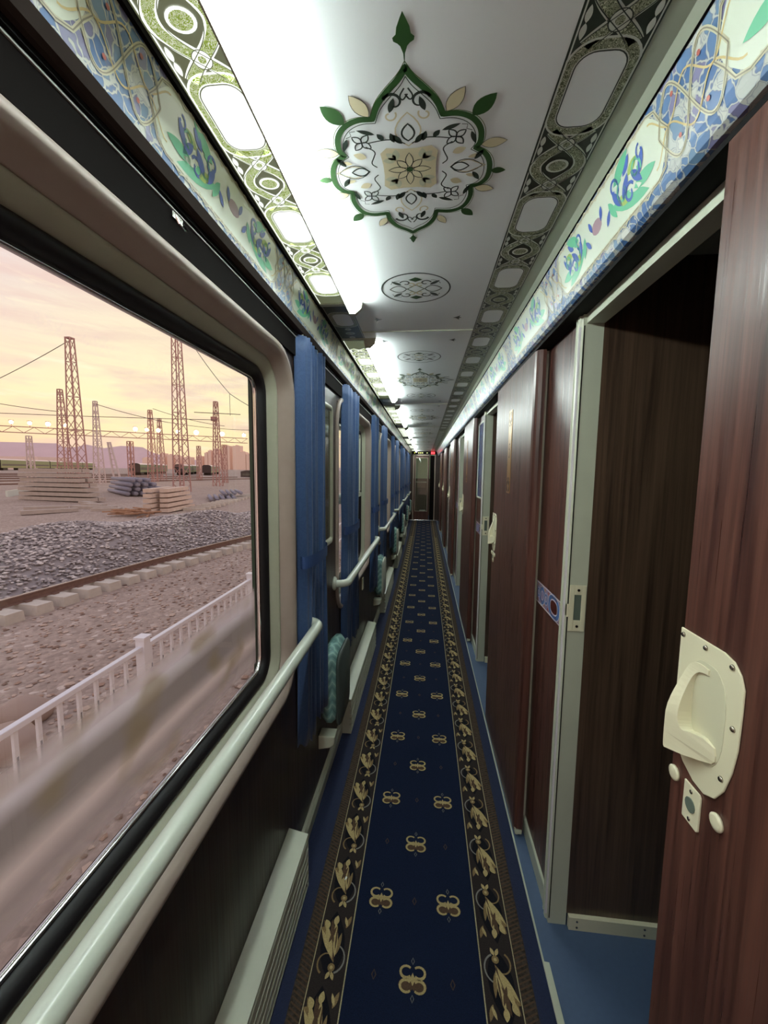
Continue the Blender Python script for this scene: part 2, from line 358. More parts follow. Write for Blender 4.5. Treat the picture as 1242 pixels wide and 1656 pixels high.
def medallion(yc, sx=1.0, sy=1.0, variant=0):
    m_ = MB(); fn = ce(CX, yc, sx, sy); fn2 = ce(CX, yc, sx, sy, ZC - .001)
    m_.ribbon(mir(OUTS), .0105, fn2, 0, True)
    m_.ribbon(mir([(a * .93, c * .93) for a, c in OUTS]), .0014, fn2, 1, True)
    m_.ribbon(mir([(a * 1.055, c * 1.045) for a, c in OUTS]), .0012, fn2, 2, True)
    # finials
    for s_, y, k in ((-1, -.205, 1.0), (1, .214, .62)):
        F = [(0, 0), (.0014, -.02 * k), (.005, -.03 * k), (.009 * k, -.034 * k), (.0145 * k, -.037 * k), (.0155 * k, -.042 * k), (.0105 * k, -.046 * k), (.009 * k, -.055 * k), (.004 * k, -.066 * k), (0, -.074 * k)]
        F = [(a, y - c * (1 if s_ > 0 else -1)) for a, c in F]
        if s_ < 0: F = [(a, y + (c - y) * 1.0) for a, c in [(a, 2 * y - c) for a, c in F]] if False else [(p[0], p[1]) for p in F]
        m_.fill([(a, (y + abs(c - y) * s_)) for a, c in F] + [(-a, (y + abs(c - y) * s_)) for a, c in reversed(F[1:-1])], fn2, 0)
    # leaves (dark green) and petals (sand) around
    for a, c, an, L in ((.110, -.113, -.85, .045), (.160, .016, .05, .026), (.113, .130, .75, .034)):
        for s_ in (1, -1):
            P = leaf(a, c, an, L * 1.15, L * .36); m_.fill([(q[0] * s_, q[1]) for q in P], fn2, 0)
    for a, c, an, L in ((.066, -.125, -1.0, .045), (.133, -.050, -.15, .042), (.134, .062, .2, .038), (.060, .150, 1.0, .034)):
        for s_ in (1, -1):
            P = leaf(a, c, an, L * 1.1, L * .3); m_.fill([(q[0] * s_, q[1]) for q in P], fn2, 3); m_.ribbon([(q[0] * s_, q[1]) for q in P], .0012, fn2, 1, True)
    # inner square and rosette
    m_.fill(smoothpts([(-.056, -.058), (0, -.05), (.056, -.058), (.05, 0), (.056, .058), (0, .05), (-.056, .058), (-.05, 0)], 1), fn, 3)
    for i in range(4):
        a = PI / 4 + i * PI / 2
        for da in (-.5, 0, .5): m_.fill(leaf(.036 * math.cos(a), .036 * math.sin(a), a + da * 1.6, .026, .0085), ce(CX, yc, sx, sy, ZC - .0008), 4)
    for i in range(8):
        a = i * PI / 4
        m_.ribbon(leaf(.006 * math.cos(a), .006 * math.sin(a), a, .036 if i % 2 == 0 else .028, .0085), .0017, fn2, 1, True)
    m_.fill(arc(0, 0, .0065, 0, 2 * PI, 12)[:-1], fn2, 0)
    # arabesque scrolls: corners, sides, top and bottom
    for sx_ in (1, -1):
        for sy_ in (1, -1):
            t4 = lambda P: [(a * sx_, c * sy_) for a, c in P]
            for q in (0, PI / 2, PI, 1.5 * PI): m_.ribbon(t4(leaf(.086, .072, q + .7, .021, .007)), .0026, fn2, 1, True)
            m_.ribbon(t4(smoothpts([(.006, .064), (.03, .076), (.055, .074), (.075, .07)], 2, False)), .0022, fn2, 1)
            m_.ribbon(t4(smoothpts([(.08, .062), (.062, .05), (.068, .035), (.075, .02), (.064, .01)], 2, False)), .0024, fn2, 1)
            m_.fill(t4(leaf(.060, .088, .35, .034, .005)), fn2, 1); m_.fill(t4(leaf(.112, .082, -1.2, .03, .005)), fn2, 1)
            m_.ribbon(t4([(.094, .098), (.104, .097), (.103, .088), (.113, .084)]), .0013, fn2, 1)
            m_.fill(t4(leaf(.026, .068, 1.3, .022, .006)), fn2, 1); m_.fill(t4(leaf(.045, .075, .9, .018, .006)), fn2, 1)
            m_.fill(t4(leaf(.012, .064, .9, .028, .0065)), fn2, 1)
            m_.ribbon(t4(curl(.022, .148, .018, .4, .75)), lambda u: .006 - .004 * u, fn2, 1)
            m_.ribbon(t4(curl(.030, .124, .012, 2.6, .8)), lambda u: .003, fn2, 3)
            m_.fill(t4(leaf(.03, .13, 1.9, .028, .006)), fn2, 1)
            m_.ribbon(t4(smoothpts([(.003, .172), (.012, .158), (.006, .15), (-.002, .162)], 2, False)), .0026, fn2, 1)
            m_.fill(t4(leaf(.125, .016, 1.0, .028, .006)), fn2, 1); m_.fill(t4(leaf(.112, .022, .3, .022, .005)), fn2, 3)
            m_.ribbon(t4(smoothpts([(.148, 0), (.13, .008), (.115, .017), (.098, .012)], 2, False)), .0022, fn2, 3)
            m_.fill(t4(leaf(.082, .035, .4, .026, .009)), fn, 3)
    for s_ in (1, -1):
        m_.ribbon([(a, c * s_) for a, c in leaf(0, .07, PI / 2, .036, .013)], .0034, fn2, 1, True)
        m_.ribbon([(a, c * s_) for a, c in leaf(0, .058, PI / 2, .07, .026)], .0026, fn, 3, True)
        m_.ribbon([(a * s_, c) for a, c in leaf(.082, 0, 0, .034, .012)], .003, fn2, 1, True)
        m_.ribbon([(a * s_, c) for a, c in leaf(.08, 0, 0, .062, .02)], .002, fn2, 1, True)
    if variant:
        for s_ in (1, -1):
            for q in (1, -1):
                m_.ribbon([(a * s_, c * q) for a, c in smoothpts([(.11, .10), (.14, .055), (.165, .06), (.19, .085), (.21, .08)], 2, False)], .006, fn2, 1)
                m_.ribbon([(a * s_, c * q) for a, c in smoothpts([(.15, .03), (.19, .045), (.215, .012), (.25, .0)], 2, False)], .005, fn2, 1)
    return m_.build('printed_medallion', [M['green'], M['dkline'], M['olive'], M['beige'], simple_cache('pale_sage_print', h(194, 196, 168))], ceiling)
_sc = {}
def simple_cache(n, c, r=.3):
    if n not in _sc: _sc[n] = simple(n, c, r)
    return _sc[n]
def oval(yc):
    m_ = MB(); fn = ce(CX, yc, 1, 1, ZC - .001)
    m_.ribbon(arc(0, 0, .112, 0, 2 * PI, 48, .107)[:-1], .005, fn, 1, True)
    m_.ribbon([(.028, 0), (0, .028), (-.028, 0), (0, -.028)], .005, fn, 0, True)
    for s_ in (1, -1):
        m_.fill([(a, c * s_) for a, c in [(-.022, .064), (0, .08), (.022, .064), (0, .05)]], fn, 0)
        m_.ribbon([(a * s_, c) for a, c in leaf(.03, 0, 0, .055, .026)], .004, fn, 1, True)
        for q in (1, -1):
            m_.ribbon([(a * s_, c * q) for a, c in curl(.032, .042, .018, .2, .8)], .005, fn, 1)
            m_.fill([(a * s_, c * q) for a, c in leaf(.046, .028, .75, .042, .008)], fn, 1)
            m_.ribbon([(a * s_, c * q) for a, c in arc(.05, .03, .03, .2, 1.6, 8)], .002, fn, 1)
            m_.ribbon([(a * s_, c * q) for a, c in curl(.014, .028, .014, 1, .8)], .006, fn, 2)
    return m_.build('printed_oval', [M['green'], M['dkline'], M['beige']], ceiling)
def bird(x, y, s_):
    m_ = MB(); fn = ce(x, y, s_, 1, ZC - .001)
    m_.fill([(-.016, 0), (-.004, .006), (.010, .022), (.008, .006), (.018, .002), (.008, -.006), (.012, -.022), (-.004, -.006)], fn, 0)
    return m_.build('printed_sprig', M['dkline'], ceiling)
JO = [1.80, 3.69, 5.58, 7.47, 9.36, 11.25]
medallion(.868); 
for i, j in enumerate(JO):
    oval(j - .40); oval(j + .40)
    if i < 5: medallion(j + .945, .88, 1.12, 1)
    if i < 4:
        for sy in (-.14, .13):
            for s_ in (1, -1): bird(CX + .155 * s_, j + sy, s_)
for j in JO: b = MB(); b.box(-.284, .19, j - .002, j + .002, ZC - .0035, ZC); b.build('joint_strip', M['cream'], ceiling)

# ---- printed friezes (right one on the ceiling board, left one is the lamp diffuser)
def frieze(m_, x0, x1, y0, y1, z, per=.31, ph=.728, detail=True, ids=(0, 1, 2, 3)):
    SC, WH, LN, CE = ids
    xm = (x0 + x1) / 2; wd = x1 - x0; zs = [z - .0002 * i for i in range(8)]
    F_ = lambda i: (lambda a, c: (a, c, zs[i]))
    m_.fill([(x0, y0), (x1, y0), (x1, y1), (x0, y1)], F_(0), LN if detail else SC)
    for x in (x0 + .0015, x1 - .0015): m_.ribbon([(x, y0), (x, y1)], .002, F_(5), LN)
    for x in (x0 + .0042, x1 - .0042): m_.ribbon([(x, y0), (x, y1)], .0022, F_(5), WH)
    k = math.floor((y0 - ph) / per) - 1
    ins = lambda P: all(y0 <= p[1] <= y1 for p in P)
    while ph + k * per < y1 + .3:
        yc = ph + k * per; k += 1
        hw = wd * .335; H = .064
        P = rrect(xm - hw, xm + hw, yc - H, yc + H, .026, 6); P2 = rrect(xm - hw - .0155, xm + hw + .0155, yc - H - .018, yc + H + .018, .040, 7)
        if ins(P2):
            m_.fill(P2, F_(2), SC); m_.ribbon(P2, .0034, F_(3), WH, True); m_.ribbon(P, .005, F_(3), WH, True); m_.fill(P, F_(4), CE); m_.ribbon(P, .0020, F_(5), LN, True)
        yb = yc + per / 2
        if not detail:
            for s_ in (1, -1):
                Q = [(xm + wd * .3 * math.sin(u * PI * 2) * s_, yb + (u - .5) * .14) for u in [i / 10 for i in range(11)]]
                if ins(Q): m_.ribbon(Q, .006, F_(2), WH)
            continue
        A_ = wd * .37
        for s_ in (1, -1):
            Q = [(xm + s_ * A_ * math.cos(PI * d_ / .104), yb + d_) for d_ in [-.084 + .168 * i / 30 for i in range(31)]]
            if not ins([(0, Q[0][1] - .01), (0, Q[-1][1] + .01)]): continue
            m_.ribbon(Q, .0225, F_(1), WH); m_.ribbon(Q, .0158, F_(2), SC)
            for dx in (-1, 1): m_.ribbon([(a + dx * .0125, c) for a, c in Q], .0014, F_(6), LN)
            for d_ in (-.052, .052):
                for q in (-1, 1): m_.fill(leaf(xm + s_ * wd * .40, yb + d_, PI / 2 * q, .022, .005), F_(4), WH)
        if ins([(0, yb - .07), (0, yb + .07)]):
            P = arc(xm, yb, .021, 0, 2 * PI, 20, .017)[:-1]; m_.fill(P, F_(4), WH); m_.fill([(xm + (a - xm) * .78, yb + (c - yb) * .76) for a, c in P], F_(5), SC)
            for dy in (-.052, .052):
                P = arc(xm, yb + dy, .0145, 0, 2 * PI, 18)[:-1]; m_.fill(P, F_(4), WH); m_.ribbon(P, .0015, F_(6), LN, True); m_.fill(arc(xm, yb + dy, .0062, 0, 2 * PI, 12)[:-1], F_(6), SC)
b = MB(); frieze(b, .19, .30, Y0, 6.0, ZC - .0005); b2 = MB()
b.build('printed_frieze', [M['scroll'], M['white'], M['dkline'], M['ceil']], ceiling)
frieze(b2, .19, .30, 6.0, YE, ZC - .0005, detail=False)
b2.build('printed_frieze', [M['scroll'], M['white'], M['dkline'], M['ceil']], ceiling)

# ---- ceiling lamps: patterned translucent diffuser + bright tube cover, one per module
def lamp(y0, y1, label):
    t_ = thing('ceiling_light', label, 'light', (-.33, (y0 + y1) / 2, ZC - .012), 'strip lights along the window side of the ceiling')
    m_ = MB(); m_.box(-.394, -.284, y0, y1, ZC - .001, ZC + .012, 1)
    frieze(m_, -.394, -.284, y0, y1, ZC - .0012, ids=(0, 1, 2, 1)); m_.build('diffuser', [M['scroll_lit'], M['white_lit'], M['line_lit']], t_)
    m_ = MB(); m_.prism_y([(-.281 + .0185 * (1 - math.cos(a)) , ZC - .037 * math.sin(a)) for a in [PI * i / 8 for i in range(9)]], y0 + .01, y1 - .01)
    m_.build('tube_cover', M['tube'], t_)
    m_ = MB(); m_.prism_y([(-.2845, ZC - .0012), (-.2825, ZC - .0012), (-.2812, ZC - .040), (-.2845, ZC - .040)], y0 + .012, y1 - .012); m_.build('shade_lip', M['cream'], t_)  # added opaque lip, keeps tube light off the window-side cornice
    for y in (y0, y1): m_ = MB(); m_.prism_y([(-.392, ZC - .0012), (-.392, ZC - .006), (-.29, ZC - .006), (-.284, ZC - .040), (-.262, ZC - .041), (-.240, ZC - .022), (-.236, ZC - .0012)], y - .01, y + .01); m_.build('end_cap', M['cream'], t_)
    return t_
LY = [(-.9, 1.50)] + [(j + .09, j + 1.60) for j in JO[:-1]] + [(11.34, 12.2)]
LAB = ['nearest strip light, full patterned diffuser above the near window', 'strip light just past the first dark gap in the lamp line', 'third strip light from the camera, above the third curtain bay',
       'fourth strip light from the camera in the ceiling line', 'fifth strip light from the camera in the ceiling line', 'sixth strip light, second to last before the display board', 'short last strip light next to the red display board']
for (a, c), l in zip(LY, LAB): lamp(a, c, l)
b = MB(); prev = -1.0
for a, c in LY + [(YE, YE)]:
    if a - prev > .03: frieze(b, -.394, -.284, prev + .002, a - .002, ZC - .0006)
    prev = c
b.box(-.394, -.284, Y0, YE, ZC + .012, ZC + .03, 1)
b.build('printed_frieze', [M['scroll'], M['white'], M['dkline'], M['ceil']], ceiling)

# ---- fascias: coved panels under the ceiling both sides
def fas_profile(side):
    if side > 0: P = [(.346, 2.094), (.352, 2.075), (.360, 2.048), (.370, 2.015), (.378, 1.99), (.381, 1.978), (.386, 1.968), (.395, 1.962), (.408, 1.960), (.43, 1.960), (.45, 1.961)]
    else: P = [(-.400, 2.094), (-.403, 2.07), (-.407, 2.045), (-.412, 2.01), (-.4155, 1.988), (-.4165, 1.979), (-.424, 1.964), (-.432, 1.961), (-.44, 1.961)]
    return P
def fas_fn(side, off=.0006):
    P = [Vector(p) for p in fas_profile(side)]; L = [0]
    for i in range(len(P) - 1): L.append(L[-1] + (P[i + 1] - P[i]).length)
    def fn(s_, y):
        if side < 0: s_ = s_ * .925
        s_ = max(0, min(s_, L[-1] - 1e-6))
        for i in range(len(P) - 1):
            if s_ <= L[i + 1]: break
        u = (s_ - L[i]) / (L[i + 1] - L[i]); p = P[i].lerp(P[i + 1], u); d = (P[i + 1] - P[i]).normalized()
        nn = Vector((-d.y, d.x)) if side < 0 else Vector((d.y, -d.x))
        if side > 0: nn = Vector((d.y, -d.x)); nn = nn if nn.x < 0 or nn.y < 0 else -nn
        else: nn = nn if nn.x > 0 or nn.y < 0 else -nn
        q = p + nn * off
        return (q.x, y, q.y)
    return fn, L[-1]
def sub(P, step=.012, closed=True):
    Q = []; n = len(P)
    for i in range(n if closed else n - 1):
        a = Vector(P[i][:2]); c = Vector(P[(i + 1) % n][:2]); k = max(1, int((c - a).length / step))
        for j in range(k): q = a.lerp(c, j / k); Q.append((q.x, q.y))
    if not closed: Q.append(tuple(P[-1]))
    return Q
def fascia(side, name, label, per, ph):
    m_ = MB(); P = fas_profile(side)
    m_.prism_y(P if side > 0 else P[:6], Y0, YE, 0, False, False)
    if side < 0: m_.prism_y(P[5:], Y0, YE, 11, False, False)
    back = [(p[0] + (.004 * side), p[1] + .003) for p in P]; m_.prism_y(back, Y0, YE, 10, False, False)
    f1, L = fas_fn(side, .0005); f2, _ = fas_fn(side, .0009); f3, _ = fas_fn(side, .0013)
    k = -2
    while ph + k * per < YE - .3:
        yc = ph + k * per; k += 1
        if yc - .3 < Y0 or yc + .3 > YE: continue
        H = .248
        pan = [(.011, -.215), (.019, -H + .012), (.045, -H), (.062, -H - .012), (.08, -H), (.104, -H + .012), (.113, -.215), (.113, .215), (.104, H - .012), (.08, H), (.062, H + .012), (.045, H), (.019, H - .012), (.011, .215)]
        # fill by strips so that it follows the curve
        Q = [(.018, -.205), (.04, -H + .006), (.06, -H - .006), (.08, -H + .006), (.102, -.205), (.102, .205), (.08, H - .006), (.06, H + .006), (.04, H - .006), (.018, .205)]
        for u in range(8):
            a0 = .013 + .099 * u / 8; a1 = .013 + .099 * (u + 1) / 8
            def ext(a): d = abs(a - .0625) / .0495; return H + .004 - .034 * d ** 1.6
            m_.add([f1(a0, yc - ext(a0)), f1(a1, yc - ext(a1)), f1(a1, yc + ext(a1)), f1(a0, yc + ext(a0))], [(0, 1, 2, 3)], 1)
        if yc < 7:
            m_.ribbon([(a, yc + c) for a, c in sub(pan)], .0055, f2, 2, True)
            m_.ribbon([(a, yc + c) for a, c in sub(pan)], .0016, f3, 3, True)
            z = [(.012 + .1 * (i % 2), yc - .21 + i * .035) for i in range(13)]
            for e in (-1, 1):      # zig-zag strap borders
                ed = .010 if e < 0 else .114
                zz = [(ed + (.006 if i % 2 else -.004), yc - .2 + i * .02) for i in range(21)]
                m_.ribbon(zz, .0032, f3, 2)
        # flower sprays and centre medallion
        for s_ in (1, -1):
            T = lambda P_: [(a, yc + c * s_) for a, c in P_]
            m_.fill(T(leaf(.066, .07, 1.25, .125, .017)), f2, 4); m_.fill(T(leaf(.038, .09, 1.95, .07, .013)), f3, 4); m_.fill(T(leaf(.08, .15, 1.55, .068, .012)), f3, 4); m_.fill(T(leaf(.05, .06, .5, .045, .010)), f3, 4)
            for (a, c, an, l_, wd) in ((.045, .080, .6, .045, .010), (.078, .11, 2.4, .045, .010), (.05, .15, .7, .042, .009), (.042, .125, 2.2, .036, .009), (.07, .17, 2.5, .04, .008)):
                m_.fill(T(leaf(a, c, an, l_, wd)), f3, 5)
            m_.fill(T(leaf(.066, .095, 1.0, .038, .010)), f3, 6); m_.fill(T(leaf(.05, .14, 1.9, .036, .009)), f3, 6); m_.fill(T(leaf(.075, .135, 1.3, .04, .007)), f3, 1)
            if yc < 6:
                m_.ribbon(T(curl(.04, .09, .019, 0, 1.0)), .0055, f3, 5); m_.ribbon(T(curl(.078, .135, .018, 2, 1.0)), .0055, f3, 5)
                m_.ribbon(T(curl(.055, .165, .017, 1, 1.1)), .005, f3, 4); m_.ribbon(T(curl(.062, .115, .022, 3, .9)), .005, f3, 4); m_.ribbon(T(curl(.04, .185, .012, 3, .9)), .004, f3, 5)
            m_.fill(T(leaf(.035, .032, -.4, .028, .007)), f3, 5); m_.fill(T(leaf(.085, .04, 2.4, .032, .007)), f3, 5)
        m_.fill([(.06 + a, yc + c) for a, c in arc(0, 0, .014, 0, 2 * PI, 12, .024)[:-1]], f2, 7)
        if yc < 7:   # interlaced strap-work between panels
            yb = yc + per / 2
            for s_ in (1, -1):
                Q = [(.062 + .050 * math.sin(u * 2 * PI) * s_, yb + (u - .5) * .15) for u in [i / 30 for i in range(31)]]
                m_.ribbon(Q, .0052, f2, 2); m_.ribbon(Q, .0014, f3, 3)
                Q = [(.06 + s_ * (.018 + .018 * math.cos(u * 4 * PI)), yb + (u - .5) * .19) for u in [i / 30 for i in range(31)]]
                m_.ribbon(Q, .0026, f2, 8)
                for q in (-1, 1): m_.fill(arc(.06 + .03 * s_, yb + .03 * q, .0035, 0, 2 * PI, 8)[:-1], f3, 9)
    return m_.build(name, [M['fascia'], M['panelcream'], M['strap'], M['strapdark'], M['jade'], M['blueprint'], M['lime'], M['mauve'], simple_cache('ochre_print', h(196, 176, 120)), M['bandred'], M['dark'], M['lipbrown']], None, loc=(0, 0, 2.0))
struct(fascia(1, 'trim_3', '', .62, .98), 'coved blue and cream ornamented cornice above the compartment doors', 'cornice')
struct(fascia(-1, 'trim_4', '', .62, .86), 'coved blue and cream ornamented cornice above the windows', 'cornice')
b = MB(); b.box(.343, .347, Y0, YE, 2.088, 2.12); b.box(-.401, -.394, Y0, YE, 2.088, 2.12)
struct(b.build('trim_5', M['dark']), 'dark shadow gap between ceiling and cornices', 'trim')

# ------------------------------------------------------------------ window wall
WP = 1.97; WR = 1.353; WW = 1.29; ZB, ZT = 0.728, 1.885   # outer frame opening
wins = [(WR - WW + k * WP, WR + k * WP) for k in range(6)]
b = MB(); y = Y0
for a, c in wins:
    b.box(XL - .03, XL, y, a + .03, 0, 2.11)
    b.box(XL - .03, XL, a + .03, c - .03, 0, ZB + .03); b.box(XL - .03, XL, a + .03, c - .03, ZT - .03, 2.11)
    y = c - .03
b.box(XL - .03, XL, y, YE, 0, 2.11)
struct(b.build('wall_left', M['wood_deep']), 'dark brown wood grain window wall of the corridor', 'wall')
b = MB(); y = Y0
for a, c in wins:      # outer body shell
    b.box(-.62, -.60, y, a + .01, -.2, 2.2); b.box(-.62, -.60, a + .01, c + .03, -.2, ZB); b.box(-.62, -.60, a + .01, c + .03, ZT, 2.2); y = c + .03
b.box(-.62, -.60, y, YE + 2.6, -.2, 2.2)
struct(b.build('wall_outer', simple('carriage_green_paint', h(50, 76, 58), .4)), 'green outer skin of the carriage', 'wall')
# recess above windows: dark curtain track + bright line
b = MB(); b.box(XL, -.44, Y0, YE, 1.953, 1.965); b.box(XL, -.446, Y0, YE, 1.885, 1.953, 1); b.box(-.447, -.4435, Y0, YE, 1.9465, 1.949, 2)
struct(b.build('trim_6', [M['black'], M['dark'], simple_cache('dull_aluminium_edge', h(150, 150, 140), .4)]), 'dark curtain track with a thin bright edge above the windows', 'curtain track')

def ring(y0, y1, z0, z1, r, n=8):
    P = []
    for cy, cz, a in ((y1 - r, z1 - r, 0), (y0 + r, z1 - r, PI / 2), (y0 + r, z0 + r, PI), (y1 - r, z0 + r, 1.5 * PI)):
        for i in range(n + 1): t_ = a + PI / 2 * i / n; P.append((cy + r * math.cos(t_), cz + r * math.sin(t_), math.cos(t_), math.sin(t_)))
    return P
def frame_sweep(m_, y0, y1, z0, z1, prof, r0, mi=0, n=8):
    # prof: list of (inset from the outer rectangle, x)
    R_ = [[(x, py, pz) for py, pz, _, _ in ring(y0 + d, y1 - d, z0 + d, z1 - d, max(r0 - d, .012), n)] for d, x in prof]
    rings = [[R_[k][i] for k in range(len(prof))] for i in range(len(R_[0]))]
    m_.sweep(rings, True, False, mi)
M['glass'] = glass_mat('window_glass', (.97, .98, .97), 1.0)
def glass_band_mat():
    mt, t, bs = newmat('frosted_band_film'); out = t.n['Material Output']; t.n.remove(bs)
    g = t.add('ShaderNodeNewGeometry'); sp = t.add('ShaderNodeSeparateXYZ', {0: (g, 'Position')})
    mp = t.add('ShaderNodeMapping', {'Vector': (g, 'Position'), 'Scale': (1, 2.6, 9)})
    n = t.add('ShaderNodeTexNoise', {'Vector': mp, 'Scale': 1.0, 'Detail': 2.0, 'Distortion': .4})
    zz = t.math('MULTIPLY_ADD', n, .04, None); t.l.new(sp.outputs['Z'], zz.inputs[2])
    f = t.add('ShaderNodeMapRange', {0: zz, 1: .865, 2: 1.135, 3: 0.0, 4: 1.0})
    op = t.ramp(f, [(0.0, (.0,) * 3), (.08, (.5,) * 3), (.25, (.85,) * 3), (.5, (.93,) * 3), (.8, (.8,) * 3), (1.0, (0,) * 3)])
    # opacity and pinkish stripes of the band vary with height, plus buff sprigs
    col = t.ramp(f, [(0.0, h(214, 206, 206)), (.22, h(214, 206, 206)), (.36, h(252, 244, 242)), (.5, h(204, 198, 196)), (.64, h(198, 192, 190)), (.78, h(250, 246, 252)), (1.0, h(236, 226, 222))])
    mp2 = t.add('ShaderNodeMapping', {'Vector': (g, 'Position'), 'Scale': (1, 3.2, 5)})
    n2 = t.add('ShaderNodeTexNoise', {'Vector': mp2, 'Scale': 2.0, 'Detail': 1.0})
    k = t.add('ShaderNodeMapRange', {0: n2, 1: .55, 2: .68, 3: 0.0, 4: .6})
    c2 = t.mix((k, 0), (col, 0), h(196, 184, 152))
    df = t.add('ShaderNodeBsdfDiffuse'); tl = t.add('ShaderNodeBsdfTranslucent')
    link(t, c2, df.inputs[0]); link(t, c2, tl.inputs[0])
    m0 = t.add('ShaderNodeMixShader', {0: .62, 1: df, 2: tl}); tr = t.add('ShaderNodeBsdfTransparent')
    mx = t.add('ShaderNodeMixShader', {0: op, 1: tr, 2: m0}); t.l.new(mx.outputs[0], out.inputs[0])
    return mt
M['film'] = glass_band_mat(); M['filmfig'] = simple('olive_buff_sprig_print', h(150, 138, 108), .6)
def window(k, a, c):
    t_ = thing('window_%d' % (k + 1), None, None, (XL, (a + c) / 2, ZB), None, 'structure')
    lab = ['large rounded corridor window nearest the camera looking onto the rail yard', 'second corridor window, half behind a blue curtain', 'third corridor window from the camera', 'fourth corridor window from the camera', 'fifth corridor window from the camera', 'last corridor window before the end door'][k]
    tag(t_, lab, 'window')
    m_ = MB(); frame_sweep(m_, a, c, ZB, ZT, [(.0, XL), (.0, -.447), (.006, -.441), (.018, -.441), (.030, -.452), (.040, -.478), (.043, -.488)], .15)
    m_.build('outer_frame', M['pinkframe'], t_, True)
    m_ = MB(); frame_sweep(m_, a, c, ZB, ZT, [(.0425, -.4885), (.046, -.4865), (.051, -.490), (.068, -.513), (.073, -.522)], .15); m_.build('inner_frame', M['greenframe'], t_, True)
    m_ = MB(); frame_sweep(m_, a, c, ZB, ZT, [(.071, -.527), (.072, -.514), (.081, -.511), (.093, -.520), (.101, -.533), (.102, -.543)], .15); m_.build('gasket', M['rubber'], t_, True)
    m_ = MB(); frame_sweep(m_, a, c, ZB, ZT, [(.1015, -.534), (.105, -.531), (.108, -.533), (.108, -.5425)], .15); m_.build('bright_bead', M['chrome'], t_, True)
    m_ = MB(); frame_sweep(m_, a, c, ZB, ZT, [(.102, -.549), (.08, -.56), (-.02, -.60)], .15); m_.build('outer_seal', M['dark'], t_, True)
    P = [(p[0], p[1]) for p in ring(a + .103, c - .103, ZB + .103, ZT - .103, .05, 6)]
    m_ = MB(); m_.prism_x(P, -.548, -.543); m_.build('glass_pane', M['glass'], t_)
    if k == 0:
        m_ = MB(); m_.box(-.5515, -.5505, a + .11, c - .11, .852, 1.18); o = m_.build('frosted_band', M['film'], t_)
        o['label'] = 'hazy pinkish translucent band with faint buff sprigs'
    if k in (1, 3):
        m_ = MB(); m_.box(-.545, -.505, a + .11, c - .11, 1.295, 1.325); m_.build('cross_bar', M['cream'], t_, bevel=.004)
        m_ = MB(); frame_sweep(m_, a + .105, c - .105, 1.32, ZT - .105, [(0, -.54), (0, -.515), (.025, -.512), (.03, -.54)], .03); m_.build('hopper_frame', M['cream'], t_, True)
    return t_
for k, (a, c) in enumerate(wins): window(k, a, c)
b = MB()
for k in range(6):
    b.prism_y([(XL, .0), (-.440, .0), (-.436, .008), (-.436, .055), (-.444, .07), (XL, .074)], Y0 if k == 0 else WR + (k - 1) * WP - .02, WR + k * WP - .02, 0)
struct(b.build('baseboard_left', M['cream']), 'pale grey green skirting under the windows', 'skirting')

# wall poster frames between the windows
GW = glass_mat('poster_glass', (.35, .36, .33), 1.6)
M['poster'] = simple('olive_grey_poster_paper', h(88, 84, 62), .4, noise=.3, nscale=6)
for k in range(5):
    y0 = 1.50 + k * WP; y1 = y0 + .42
    t_ = thing('poster_frame', ['framed notice on the window wall just behind the nearest curtain', 'framed notice between the second and third windows', 'framed notice between the third and fourth windows', 'framed notice between the fourth and fifth windows', 'framed notice before the last window'][k], 'picture frame', (XL, (y0 + y1) / 2, 1.15), 'notice frames on the window wall')
    m_ = MB(); frame_sweep(m_, y0, y1, 1.15, 1.80, [(0, XL), (0, -.442), (.008, -.439), (.02, -.442), (.026, XL + .003)], .03); m_.build('frame', M['greenframe'], t_, True)
    m_ = MB(); m_.prism_x([(p[0], p[1]) for p in ring(y0 + .012, y1 - .012, 1.162, 1.788, .02, 5)], XL + .001, XL + .0045); m_.build('notice_sheet', simple_cache('notice_dark_glossy', h(70, 72, 58), .08), t_)

# hand rails
def handrail(y0, y1, label):
    t_ = thing('handrail', label, 'handrail', (-.375, (y0 + y1) / 2, .92), 'hand rails under the windows')
    X = -.386; z = .918; r = .0195
    P = [(XL + .003, y0, z)] + [(X - .05 + .05 * math.sin(a), y0 + .05 * (1 - math.cos(a)), z) for a in [PI / 2 * i / 7 for i in range(8)]]
    P += [(X, y0 + (y1 - y0) * u, z) for u in (.2, .4, .6, .8)]
    P += [(X - .05 + .05 * math.cos(a), y1 - .05 + .05 * math.sin(a), z) for a in [PI / 2 * i / 7 for i in range(8)]] + [(XL + .003, y1, z)]
    m_ = MB(); m_.tube(P, r, 20); m_.build('tube', M['rail'], t_, True)
    for y in (y0, y1):
        m_ = MB(); m_.tube([(XL, y, z), (XL + .009, y, z), (XL + .016, y, z)], [.036, .036, .027], 20); m_.build('flange', M['rail'], t_, True)
RL = ['long pale hand rail under the nearest window, in the foreground', 'hand rail under the second window, starting past the blue seat', 'third hand rail along the window wall', 'fourth hand rail along the window wall', 'fifth hand rail, near the far end', 'farthest hand rail, beside the end door']
for k in range(6): handrail(max(.0, .02) if k == 0 else 1.99 + (k - 1) * WP, 1.46 + k * WP, RL[k])

